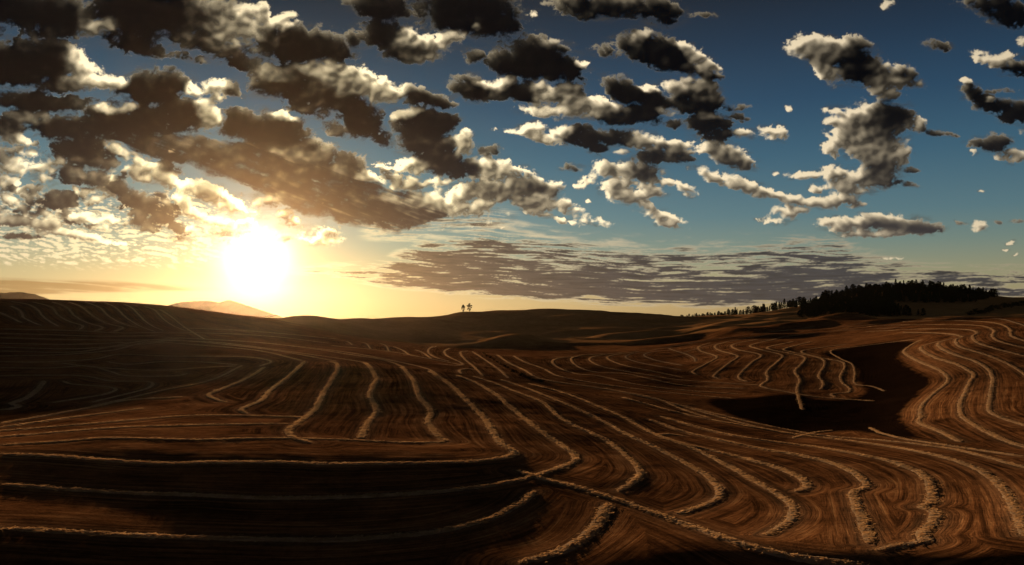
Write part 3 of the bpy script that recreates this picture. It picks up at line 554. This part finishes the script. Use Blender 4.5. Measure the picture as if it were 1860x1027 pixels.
# ------------------------------------------------------------------ materials
def new_mat(name):
    m = bpy.data.materials.new(name); m.use_nodes = True; nt = m.node_tree; g = NT(nt)
    b = nt.nodes['Principled BSDF']; b.inputs['Roughness'].default_value = .95; b.inputs['Specular IOR Level'].default_value = 0
    return m, g, b
def ground_mat():
    m, g, b = new_mat('stubble_soil'); nt = m.node_tree
    tc = g.n('ShaderNodeTexCoord'); P = tc.outputs['Object']
    at = lambda n: g.n('ShaderNodeAttribute', attribute_name=n)
    rd = at('row_distance').outputs['Fac']; fa = at('fallow').outputs['Fac']; wild = at('wild').outputs['Fac']
    sp = g.n('ShaderNodeSeparateXYZ'); nt.links.new(P, sp.inputs[0])
    def comb(f, along):
        c = g.n('ShaderNodeCombineXYZ'); nt.links.new(g.m('MULTIPLY', rd, f), c.inputs[0])
        nt.links.new(g.m('MULTIPLY', sp.outputs[0], along), c.inputs[1]); nt.links.new(g.m('MULTIPLY', sp.outputs[1], along), c.inputs[2]); return c.outputs[0]
    l1 = g.noise(comb(1.0, .03), 1.5, 2, .6); l2 = g.noise(comb(3.6, .16), 1.6, 4, .75)
    big = g.noise(P, .012, 4, .6); med = g.noise(P, .11, 5, .65, .5); fin = g.noise(P, 1.5, 4, .7)
    l1 = g.m('ADD', g.m('MULTIPLY', g.m('SUBTRACT', l1, .5), 1.5), .5, clamp=True)
    away = g.m('SUBTRACT', 1, g.m('MULTIPLY', g.m('DIVIDE', g.m('SUBTRACT', rd, 4.5), 4, clamp=True), .75))
    l1 = g.m('ADD', g.m('MULTIPLY', g.m('SUBTRACT', l1, .5), away), .5)
    lines = g.m('ADD', g.m('MULTIPLY', l1, .42), g.m('ADD', g.m('MULTIPLY', l2, .38), g.m('MULTIPLY', fin, .2)))
    f = g.m('ADD', g.m('MULTIPLY', lines, 1.1), g.m('ADD', g.m('MULTIPLY', med, .55), g.m('MULTIPLY', big, .45)))
    f = g.m('SUBTRACT', f, .52, clamp=True)
    c = g.ramp(f, [(.24, (.014, .007, .0035)), (.42, (.08, .037, .016)), (.60, (.24, .112, .047)), (.85, (.52, .30, .14))])
    # loose straw thrown near the windrows
    near = g.m('MULTIPLY', g.m('POWER', math.e, g.m('MULTIPLY', rd, -1.25)), g.m('MULTIPLY', fin, 1.7), clamp=True)
    c = g.mix(g.m('MULTIPLY', near, .6), c, (.42, .31, .2, 1))
    # smooth far hills of ripe stubble
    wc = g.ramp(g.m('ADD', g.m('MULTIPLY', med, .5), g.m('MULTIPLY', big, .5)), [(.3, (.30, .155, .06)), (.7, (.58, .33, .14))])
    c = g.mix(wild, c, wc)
    fc = g.ramp(g.m('ADD', g.m('MULTIPLY', med, .6), g.m('MULTIPLY', fin, .4)), [(.3, (.006, .004, .003)), (.8, (.026, .014, .008))])
    fe = g.m('ADD', fa, g.m('MULTIPLY', g.m('SUBTRACT', med, .5), 1.0)); fe = g.m('MULTIPLY', g.m('SUBTRACT', fe, .34), 3, clamp=True)
    c = g.mix(fe, c, fc)
    nt.links.new(c, b.inputs['Base Color'])
    bp = g.n('ShaderNodeBump'); bp.inputs['Strength'].default_value = 1; bp.inputs['Distance'].default_value = .28
    h = g.m('ADD', g.m('MULTIPLY', l2, .9), g.m('ADD', g.m('MULTIPLY', fin, .7), g.m('MULTIPLY', l1, .8)))
    nt.links.new(g.m('MULTIPLY', h, g.m('SUBTRACT', 1, g.m('MULTIPLY', wild, .8))), bp.inputs['Height']); nt.links.new(bp.outputs[0], b.inputs['Normal'])
    return m
def straw_mat():
    m, g, b = new_mat('loose_straw'); nt = m.node_tree
    tc = g.n('ShaderNodeTexCoord'); P = tc.outputs['Object']
    a = g.noise(P, .7, 5, .7); f = g.noise(P, 7, 4, .7); v = g.noise(P, .03, 2)
    c = g.ramp(g.m('ADD', g.m('ADD', g.m('MULTIPLY', a, .5), g.m('MULTIPLY', f, .35)), g.m('MULTIPLY', v, .2)), [(.3, (.16, .11, .07)), (.46, (.50, .38, .25)), (.66, (.80, .67, .49))])
    nt.links.new(c, b.inputs['Base Color'])
    bp = g.n('ShaderNodeBump'); bp.inputs['Strength'].default_value = 1; bp.inputs['Distance'].default_value = .12
    nt.links.new(g.m('ADD', f, a), bp.inputs['Height']); nt.links.new(bp.outputs[0], b.inputs['Normal'])
    tr = g.n('ShaderNodeBsdfTranslucent'); nt.links.new(g.mix(1, c, (1, .8, .55, 1), 'MULTIPLY'), tr.inputs['Color']); nt.links.new(bp.outputs[0], tr.inputs['Normal'])
    mx = g.n('ShaderNodeMixShader'); mx.inputs[0].default_value = .5; nt.links.new(b.outputs[0], mx.inputs[1]); nt.links.new(tr.outputs[0], mx.inputs[2])
    nt.links.new(mx.outputs[0], nt.nodes['Material Output'].inputs['Surface'])
    return m
def leaf_mat(name, c1, c2):
    m, g, b = new_mat(name); nt = m.node_tree
    tc = g.n('ShaderNodeTexCoord'); oi = g.n('ShaderNodeObjectInfo')
    f = g.noise(tc.outputs['Object'], .8, 3)
    c = g.ramp(g.m('ADD', g.m('MULTIPLY', f, .7), g.m('MULTIPLY', oi.outputs['Random'], .3)), [(.3, c1), (.7, c2)])
    nt.links.new(c, b.inputs['Base Color']); return m
GM, SM = ground_mat(), straw_mat()
LM = leaf_mat('needles', (.006, .010, .005), (.020, .028, .011)); SH = leaf_mat('shrub_leaves', (.02, .02, .009), (.05, .045, .02))
BM, g_, b_ = new_mat('bark'); b_.inputs['Base Color'].default_value = (.05, .03, .02, 1)
# ------------------------------------------------------------------ build windrows
LINES = []
for fam, wf, P in ROWS:
    w = world_line(P)
    if w is not None: LINES.append((fam, wf, P, w[0], w[1]))
PLACE = {
 'hill': ('thin pale windrow curving down the dark hill at far left', 'x'),
 'contour': ('thin windrow running level along the foot of the dark left hill', 'y'),
 'hollow': ('dim windrow winding through the shaded hollow at left', 'y'),
 'lit lines': ('thin orange-lit windrow running left from the fan', 'y'),
 'fan': ('broad pale windrow in the fan on the central slope', 'x'),
 'near right': ('straw windrow sweeping down the near slope at lower right', 'x'),
 'foreground': ('shaded straw windrow in the dark foreground at the bottom', 'x'),
 'middle': ('thin straw windrow on the golden flat beyond the fan', 'x'),
 'bends': ('hairpin straw windrow in the middle of the valley', 'x'),
 'zigzag': ('zigzag straw windrow left of the dark fallow patch', 'x'),
 'slope': ('windrow winding down the lit slope right of dark fallow patch', 'x'),
 'top lines': ('faint windrow crossing the plateau above the zigzag rows', 'x'),
}
ORD = 'first second third fourth fifth sixth seventh eighth ninth tenth eleventh twelfth thirteenth'.split()
def build_windrows():
    fams = {}
    for i, L in enumerate(LINES): fams.setdefault(L[0], []).append(i)
    order = {}
    for f, ids in fams.items():
        ax = 0 if PLACE[f][1] == 'x' else 1
        key = (lambda i: LINES[i][2][0][0]) if f in ('fan', 'hill', 'zigzag') else (lambda i: np.mean([p[ax] for p in LINES[i][2]]))
        for k, i in enumerate(sorted(ids, key=key)): order[i] = (k, 'left' if ax == 0 else 'top')
    for i, (fam, wf, P, xy, step) in enumerate(LINES):
        n = len(xy); t = np.gradient(xy, axis=0); t /= np.hypot(t[:, 0], t[:, 1])[:, None]+1e-9
        nr = np.stack([t[:, 1], -t[:, 0]], 1); s = np.arange(n)*step
        K = 9; prof = np.linspace(-1, 1, K)
        near = step < .6
        wv = .54*wf*(1+.36*fbm(s/3.1+i*7, s*0+i, 3, 400)+.2*fbm(s/.8, s*0+i*3, 2, 430))
        hv = .075*wf**.5*(1+.35*fbm(s/2.2+i*3, s*0+i*2, 3, 470))
        end = np.clip(np.minimum(s, s[-1]-s)/1.5, 0.05, 1)**.5; wv = wv*end; hv = hv*end
        off = .25*fbm(s/6+i, s*0+i*5, 2, 500)
        V = np.zeros((n, K, 3)); p = prof[None, :]; kk = np.arange(K)[None, :]
        if True:
            ww = wv[:, None]*1.05*p*(1+.22*fbm(s[:, None]/.5+9*(p > 0), s[:, None]*0+i*3+kk*.2, 2, 640))
            x = xy[:, :1]+nr[:, :1]*(ww+off[:, None]); y = xy[:, 1:]+nr[:, 1:]*(ww+off[:, None])
            j = fbm(x/.42, y/.42, 3, 600, .7)*.10+fbm(x/1.6, y/1.6, 2, 610)*.05
            z = height(x, y)+hv[:, None]*(1-abs(p)**2.2)+j*(1-abs(p)**3)-.07*(abs(p) > .999)
            V = np.stack([x, y, z], 2)
        idx = np.arange(n*K).reshape(n, K)
        F = np.stack([idx[:-1, :-1], idx[:-1, 1:], idx[1:, 1:], idx[1:, :-1]], -1).reshape(-1, 4)
        c = V[n//2, K//2].copy(); c[2] = V[..., 2].min()
        V = V.reshape(-1, 3)
        if step < .9:        # loose straws lying over and beside the swath
            rs_ = np.random.RandomState(900+i); nb = int(s[-1]*wf*(11 if step < .45 else 7)); ii = rs_.randint(0, n-1, nb); ff = rs_.rand(nb)
            p0 = xy[ii]*(1-ff[:, None])+xy[ii+1]*ff[:, None]; q = np.clip(rs_.randn(nb)*.55, -1.6, 1.6)*wv[ii]+off[ii]
            p0 = p0+nr[ii]*q[:, None]; an = rs_.rand(nb)*6.283; ln = rs_.uniform(.12, .36, nb); wd = .012+step*.035
            d = np.stack([np.cos(an), np.sin(an)], 1); e = np.stack([-d[:, 1], d[:, 0]], 1)*wd
            zb = height(p0[:, 0], p0[:, 1])+hv[ii]*np.clip(1-(np.abs(q-off[ii])/wv[ii])**2, 0, 1)+.02; up = rs_.uniform(.0, .09, nb)*np.where(np.abs(q) < wv[ii], 1, .5)
            quad = np.stack([np.column_stack([p0-d*ln[:, None]-e, zb]), np.column_stack([p0-d*ln[:, None]+e, zb+.03]), np.column_stack([p0+d*ln[:, None]+e, zb+up+.03]), np.column_stack([p0+d*ln[:, None]-e, zb+up])], 1)
            F = np.vstack([F, np.arange(nb*4).reshape(nb, 4)+len(V)]); V = np.vstack([V, quad.reshape(-1, 3)])
        o = mesh_obj('straw_windrow', V-c, F, SM); o.location = c
        k, side = order[i]
        lab = '%s, %s from the %s' % (PLACE[fam][0], ORD[k], side)
        tag(o, lab, 'windrow', 'straw windrows curving across the stubble')
build_windrows()
print('windrows', len(LINES), time.time()-T0)
# ------------------------------------------------------------------ ground sheet
FALLOW = [(1273,725),(1330,755),(1400,775),(1460,788),(1510,785),(1560,783),(1620,795),(1690,800),(1650,778),(1635,758),(1637,745),(1655,730),(1685,703),(1692,690),(1665,670),(1632,648),(1640,635),(1670,622),(1640,619),(1573,626),(1500,640),(1480,645),(1530,655),(1552,668),(1556,695),(1575,705),(1560,722),(1500,727),(1423,714),(1380,722)]
def in_poly(px, py, P):
    ins = np.zeros(px.shape, bool); j = len(P)-1
    for i in range(len(P)):
        xi, yi = P[i]; xj, yj = P[j]
        ins ^= ((yi > py) != (yj > py)) & (px < (xj-xi)*(py-yi)/(yj-yi+1e-9)+xi); j = i
    return ins
def build_ground():
    a1 = np.radians(np.linspace(-37, 37, 900)); a2 = np.radians(np.linspace(37.6, 180, 90)); az = np.concatenate([-a2[::-1], a1, a2[:-1]])
    r = np.concatenate([np.linspace(.4, 50, 40, endpoint=False), np.exp(np.linspace(math.log(50), math.log(1300), 820)), np.exp(np.linspace(math.log(1310), math.log(5550), 80))])
    A, R = np.meshgrid(az, r, indexing='ij'); X = R*np.sin(A); Y = R*np.cos(A); Z = height(X, Y)
    na, nr_ = A.shape; idx = np.arange(na*nr_).reshape(na, nr_); nxt = np.roll(idx, -1, axis=0)
    F = np.stack([idx[:, :-1], nxt[:, :-1], nxt[:, 1:], idx[:, 1:]], -1).reshape(-1, 4)[:, ::-1]
    V = np.stack([X, Y, Z], -1).reshape(-1, 3)
    cx = len(V); V = np.vstack([V, [0, 0, float(height(np.array([0.]), np.array([.3]))[0])]])
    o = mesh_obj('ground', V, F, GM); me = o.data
    # distance to the nearest windrow
    pts = np.vstack([L[3] for L in LINES]); kd = kdtree.KDTree(len(pts))
    for i, p in enumerate(pts): kd.insert((p[0], p[1], 0), i)
    kd.balance()
    rd = np.full(len(V), 8.0, np.float32); f = (np.abs(A) < math.radians(37.2)) & (R > 50) & (R < 750); ids = np.where(f.ravel())[0]
    sub = V[ids]; find = kd.find
    rd[ids] = [find((x, y, 0))[2] for x, y in sub[:, :2].tolist()]
    far = np.clip(rd-14, 0, None); rd = np.where(rd > 14, 14+far*.5, rd)
    at = me.attributes.new('row_distance', 'FLOAT', 'POINT'); at.data.foreach_set('value', rd.astype(np.float32))
    # fallow patch, marked on the plan
    fq = smooth_px(FALLOW+FALLOW[:1])[::4]; fp = ray_hit(fq[:, 0], fq[:, 1])[:, :2]; fp = fp[~np.isnan(fp[:, 0])].tolist()
    fal = in_poly(V[:, 0], V[:, 1], fp).astype(np.float32); g2 = fal[:-1].reshape(na, nr_); g2 = blur(g2, 6); fal[:-1] = g2.ravel()
    at = me.attributes.new('fallow', 'FLOAT', 'POINT'); at.data.foreach_set('value', fal)
    az_, r_ = A.ravel(), R.ravel()
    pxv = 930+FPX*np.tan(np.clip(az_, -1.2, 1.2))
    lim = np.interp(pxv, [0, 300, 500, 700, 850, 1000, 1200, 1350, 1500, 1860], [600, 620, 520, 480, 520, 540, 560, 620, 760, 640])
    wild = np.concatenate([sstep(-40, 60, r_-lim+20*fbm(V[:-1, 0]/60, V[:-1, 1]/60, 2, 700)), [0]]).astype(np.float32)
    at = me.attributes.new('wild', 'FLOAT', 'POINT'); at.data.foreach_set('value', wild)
    o['kind'] = 'structure'
build_ground()
print('ground', time.time()-T0)
# ------------------------------------------------------------------ far mountains
def build_mountains(px0, px1, dist, prof, name_seed):
    n = 160; m = 40; pxs = np.linspace(px0, px1, n); V = []
    top = np.interp(pxs, *zip(*prof)); H = CAMZ+(HPY-top)/FPX*dist
    H = H+fbm(pxs/9, pxs*0+name_seed, 4, 800)*3
    for j in range(m):
        v = j/(m-1)*2-1; y = dist+v*800
        x = (pxs-930)/FPX*dist*(1+.0*v)
        prof_v = (1-abs(v))**.9
        z = -60+(H+60)*prof_v+fbm(x/220+3, np.full(n, y)/220, 4, 810+name_seed)*30*prof_v*(1-prof_v)*2
        V.append(np.stack([x, np.full(n, y), z], 1))
    V = np.array(V).reshape(-1, 3); idx = np.arange(n*m).reshape(m, n)
    F = np.stack([idx[:-1, :-1], idx[:-1, 1:], idx[1:, 1:], idx[1:, :-1]], -1).reshape(-1, 4)
    o = mesh_obj('mountains', V, F, MM); o['kind'] = 'structure'
MM, g_, b_ = new_mat('far_mountain'); b_.inputs['Base Color'].default_value = (.06, .045, .03, 1)
build_mountains(-260, 100, 4600, [(-260, 560), (-180, 535), (-60, 528), (-20, 530), (10, 531), (35, 529), (60, 533), (82, 541), (100, 552)], 1)
build_mountains(285, 500, 4400, [(285, 566), (318, 551), (335, 547.5), (375, 545.5), (400, 549), (417, 544.5), (440, 552), (470, 562), (500, 572)], 2)
# ------------------------------------------------------------------ trees
def cone_leaves(rs, h, rad, n, base=.12, shape=.8, size=.5, lumps=5):
    """needle clumps through the volume of a crown"""
    P = []; ph = rs.rand(lumps)*6.28; fr = rs.randint(1, 5, lumps)
    while len(P) < n:
        t = rs.rand(); a = rs.rand()*6.283
        rr = rad*(1-t)**shape*(1+.25*np.sin(fr*a+ph).mean()*2+.22*math.sin(t*22+ph[0]))
        q = rs.rand()**.45*rr
        if rs.rand() < .12: continue
        P.append((q*math.cos(a), q*math.sin(a), h*(base+(1-base)*t)-.12*q))
    return tris(rs, np.array(P), size*(.7+.6*rs.rand(len(P))))
def tris(rs, P, s):
    n = len(P); s = np.broadcast_to(s, (n,))
    d = rs.randn(n, 3, 3); d /= np.linalg.norm(d, axis=2)[..., None]
    d[:, :, 2] *= .6
    V = (P[:, None]+d*s[:, None, None]).reshape(-1, 3)
    return V, np.arange(n*3).reshape(n, 3)
def blob_leaves(rs, blobs, n, size):
    V = []; tot = sum(b[3]**2 for b in blobs)
    P = []
    for (x, y, z, r) in blobs:
        k = int(n*r*r/tot); d = rs.randn(k, 3); d /= np.linalg.norm(d, axis=1)[:, None]; q = rs.rand(k)**.4*r
        e = d*q[:, None]*np.array([1, 1, .75]); P.append(e+np.array([x, y, z]))
    P = np.vstack(P); return tris(rs, P, size*(.7+.6*rs.rand(len(P))))
def limb(V, F, pts, rads, k=6):
    b = len(V)
    for p, r in zip(pts, rads):
        for i in range(k):
            a = i/k*6.283; V.append((p[0]+r*math.cos(a), p[1]+r*math.sin(a), p[2]))
    for j in range(len(pts)-1):
        for i in range(k):
            F.append((b+j*k+i, b+j*k+(i+1) % k, b+(j+1)*k+(i+1) % k, b+(j+1)*k+i))
def make_tree(name, crown_name, crown, branches, lm, trunk_name='trunk'):
    root = bpy.data.objects.new(name, None); COL.objects.link(root); root.empty_display_size = 1
    V, F = [], []
    for pts, rads in branches: limb(V, F, pts, rads)
    mesh_obj(trunk_name, V, F, BM, root); mesh_obj(crown_name, crown[0], crown[1], lm, root, smooth=False)
    return root
def dup(root, loc, rz, s):
    r = root.copy(); COL.objects.link(r); r.location = loc; r.rotation_euler = (0, 0, rz); r.scale = s
    for ch in root.children:
        c = ch.copy(); COL.objects.link(c); c.parent = r
    return r
rs = np.random.RandomState(7)
protos = []
for k in range(7):
    h = [15, 13, 16, 11, 14, 12, 15][k]; rad = [2.9, 3.4, 2.5, 3.3, 3.0, 3.9, 2.7][k]; shp = [.75, .5, .95, .45, .65, .42, .85][k]
    cr = cone_leaves(rs, h, rad*1.3, 620, [.10, .14, .06, .12, .1, .2, .12][k], shp, 1.0)
    protos.append((make_tree('conifer_tree', 'crown', cr, [([(0, 0, -.6), (.1, 0, h*.5), (0, .1, h*.9)], [.32, .2, .05])], LM), h))
used = [False]*len(protos)
def place_tree(x, y, h, label, group):
    k = rs.randint(len(protos)); p, ph = protos[k]; z = float(height(np.array([x]), np.array([y]))[0]); s = h/ph
    sc_ = (s*rs.uniform(.85, 1.25), s*rs.uniform(.85, 1.25), s)
    if not used[k]:
        used[k] = True; o = p; o.location = (x, y, z); o.rotation_euler = (0, 0, rs.rand()*6.28); o.scale = sc_
    else: o = dup(p, (x, y, z), rs.rand()*6.28, sc_)
    tag(o, label, 'tree', group); return o
FOREST = [(1440,561),(1450,556),(1475,549),(1510,540),(1540,530),(1570,522),(1640,520),(1700,524),(1760,531),(1812,541),(1790,546),(1760,551),(1620,551),(1625,562),(1658,575),(1560,577),(1450,578),(1455,566)]
def ground_at(px, d):
    az = math.atan((px-930)/FPX); return math.sin(az)*d, math.cos(az)*d
FG = 'conifers crowding the dark wooded hill'
n_in = 0; ridge = []
# trees on the wood's upper edge, against the sky
CREST_D = lambda px: np.interp(px, [1236, 1340, 1440, 1520, 1600, 1700, 1830], [1560, 1450, 1500, 1640, 1690, 1700, 1700])
TOP = ([1236, 1262, 1300, 1345, 1380, 1420, 1465, 1500, 1540, 1560, 1600, 1640, 1680, 1712, 1760, 1790, 1806, 1814], [4, 7, 9, 11, 12, 13, 14, 15, 15, 15, 15, 15, 15, 15, 14, 13, 13, 7])
px = 1237.
while px < 1812:
    gap = 1768 < px < 1776 or 1787 < px < 1797
    if not gap and not (px < 1262 and rs.rand() < .35):
        x, y = ground_at(px, CREST_D(px)-rs.uniform(0, 50)); h = np.interp(px, *TOP)*1.15*rs.uniform(.5, 1.15)
        ridge.append((px, x, y, h))
    px += np.interp(px, [1237, 1350, 1450, 1812], [2.3, 2.5, 3.6, 4.2])*rs.choice([.35, .6, .8, 1.1, 1.7])
def band(px): return ('low on the left shoulder' if px < 1400 else 'on the rising left shoulder' if px < 1530 else 'on the hilltop' if px < 1700 else 'on the right shoulder')
for (px, x, y, h) in ridge:
    place_tree(x, y, h, 'dark conifer in the skyline row %s of the wooded hill' % band(px), FG+', '+band(px))
# the wood's slopes
inner = []
tries = 0
while len(inner) < 900 and tries < 14000:
    tries += 1
    p = (rs.uniform(1440, 1812), rs.uniform(520, 578))
    if not in_poly(np.array([p[0]]), np.array([p[1]]), FOREST)[0]: continue
    w = ray_hit([p[0]], [p[1]])[0]
    if np.isnan(w[0]) or w[1] < 900: continue
    inner.append((p[0], p[1], w[0], w[1]))
inner.sort(key=lambda q: -q[1])
budget = max(0, 288-len(ridge))
for q in inner[:budget]:
    place_tree(q[2], q[3], rs.uniform(8, 13), 'dark conifer on the slope of the wooded hill, facing the fields', 'conifers on the slope of the wooded hill')
if len(inner) > budget:       # past the counted ones: the rest of the wood is one mass
    Vs, Fs, b = [], [], 0
    for q in inner[budget:]:
        k = rs.randint(len(protos)); p, ph = protos[k]; cr = p.children[1].data if 'crown' in p.children[1].name else p.children[0].data
        co = np.empty(len(cr.vertices)*3, np.float32); cr.vertices.foreach_get('co', co); co = co.reshape(-1, 3)
        s = rs.uniform(9, 13)/ph; z = float(height(np.array([q[2]]), np.array([q[3]]))[0])
        Vs.append(co*s+np.array([q[2], q[3], z])); Fs.append(np.arange(len(co)).reshape(-1, 3)+b); b += len(co)
    o = mesh_obj('woodland', np.vstack(Vs), np.vstack(Fs), LM, smooth=False); tag(o, 'dense dark conifer wood covering the slope of the hill', 'wood', kind='stuff')
# scattered pair below the wood, right of it
for i, (px_, h, lab) in enumerate([(1668, 9, 'small dark tree alone on the pale field below the wood, left of its neighbour'), (1677, 10.5, 'rounder dark tree alone on the pale field below the wood, right of its neighbour')]):
    w = ray_hit([px_], [574.3])[0]
    if not np.isnan(w[0]): place_tree(w[0], w[1], h, lab, 'pair of trees on the field below the wood')
# the two lone pines on the middle hill
def lone(px_, d, h, blobs, label):
    ds = np.linspace(d-350, d+150, 200); aa = math.atan((px_-930)/FPX); hz = height(ds*math.sin(aa), ds*math.cos(aa)); d = float(ds[np.argmax((hz-CAMZ)/ds)])-4   # on the skyline
    x, y = ground_at(px_, d); z = float(height(np.array([x]), np.array([y]))[0])
    br = [([(0, 0, -.5), (.1, 0, h*.4), (-.1, 0, h*.8)], [.35, .26, .1])]
    for (bx, by, bz, r_) in blobs: br.append(([(0, 0, max(.5, bz-1.6)), (bx*.6, by*.6, bz-.5), (bx, by, bz)], [.14, .09, .04]))
    t = make_tree('pine_tree', 'crown', blob_leaves(rs, blobs, 1700, .45), br, LM); t.location = (x, y, z); sc_l = d/985; t.scale = (sc_l, sc_l, sc_l)
    tag(t, label, 'tree', 'two lone pines on the skyline of the middle hill')
lone(841.5, 1300, 9.2, [(0, 0, 8.0, 1.2), (-.7, .4, 6.8, 1.3), (.9, -.3, 6.4, 1.3), (-1.5, 0, 5.2, 1.0), (1.4, .3, 4.8, .9), (.1, 0, 5.6, 1.1), (-1.6, .2, 3.6, .9), (1.2, 0, 3.2, .7), (-.4, 0, 1.2, .9), (.6, 0, 1.3, .8)], 'narrower left tree of the pair of lone pines on the skyline')
lone(852.5, 1300, 10.3, [(.2, 0, 9.2, 1.5), (-.4, .3, 8.0, 1.3), (-2.2, 0, 7.2, 1.3), (2.4, 0, 7.3, 1.3), (.8, 0, 6.6, 1.2), (-1.2, 0, 6.0, 1.0), (2.3, .2, 5.0, 1.1), (-1.2, 0, 4.0, 1.2), (.9, 0, 3.3, 1.0), (-2.0, 0, 2.8, .9), (.8, 0, 2.0, .8)], 'broader right tree of the pair of lone pines on the skyline')
# ------------------------------------------------------------------ shrubs
sp_ = []
for k in range(4):
    bl = [(rs.uniform(-1, 1), rs.uniform(-1, 1), rs.uniform(.3, 1.1), rs.uniform(.5, .9)) for _ in range(6)]
    o = mesh_obj('shrub', *blob_leaves(rs, bl, 260, .28), SH, smooth=False); sp_.append(o)
su = [False]*4
def shrub(x, y, s, label, group):
    k = rs.randint(4); z = float(height(np.array([x]), np.array([y]))[0])-.1
    if su[k]: o = sp_[k].copy(); COL.objects.link(o)
    else: o = sp_[k]; su[k] = True
    o.location = (x, y, z); o.scale = (s*rs.uniform(.8, 1.3), s*rs.uniform(.8, 1.3), s*rs.uniform(.7, 1.1)); o.rotation_euler = (0, 0, rs.rand()*6.28)
    tag(o, label, 'shrub', group)
for t in np.linspace(0, 1, 34):
    px_ = np.interp(t, [0, .2, .5, .8, 1], [877, 908, 935, 965, 985]); py_ = np.interp(t, [0, .2, .5, .8, 1], [641, 661, 677, 689, 694])
    w = ray_hit([px_+rs.uniform(-3, 3)], [py_+rs.uniform(-1.5, 1.5)])[0]
    if not np.isnan(w[0]): shrub(w[0], w[1], rs.uniform(.25, .65), 'low dark weed clump in the gully line between the hairpin rows', 'weed clumps along the gully')
for t in np.linspace(0, 1, 40):
    px_ = 1763+t*100+rs.uniform(-3, 3); py_ = np.interp(px_, [1763, 1790, 1820, 1865], [570, 565, 558, 552])+rs.uniform(-3, 4)
    w = ray_hit([px_], [py_])[0]
    if not np.isnan(w[0]) and w[1] > 800: shrub(w[0], w[1], rs.uniform(2.2, 4.2), 'dark shrub in the scrub belt on the far field at right', 'scrub belt below the far right skyline')
# ------------------------------------------------------------------ air
def build_haze():
    x0, x1, y0, y1, z0, z1 = -5600, 5600, -5600, 5600, -90, 190
    V = [(x, y, z) for z in (z0, z1) for y in (y0, y1) for x in (x0, x1)]
    F = [(0, 2, 3, 1), (4, 5, 7, 6), (0, 1, 5, 4), (2, 6, 7, 3), (0, 4, 6, 2), (1, 3, 7, 5)]
    o = mesh_obj('haze', V, F, smooth=False); m = bpy.data.materials.new('haze'); m.use_nodes = True; nt = m.node_tree; nt.nodes.clear()
    out = nt.nodes.new('ShaderNodeOutputMaterial'); v = nt.nodes.new('ShaderNodeVolumePrincipled')
    v.inputs['Color'].default_value = (.98, .84, .64, 1); v.inputs['Density'].default_value = HAZE; v.inputs['Anisotropy'].default_value = .91
    nt.links.new(v.outputs[0], out.inputs['Volume']); o.data.materials.append(m); tag(o, kind='stuff'); o['label'] = 'thin golden evening haze over the fields'; o['category'] = 'haze'
HAZE = 4.2e-6
build_haze()
print('done', time.time()-T0)
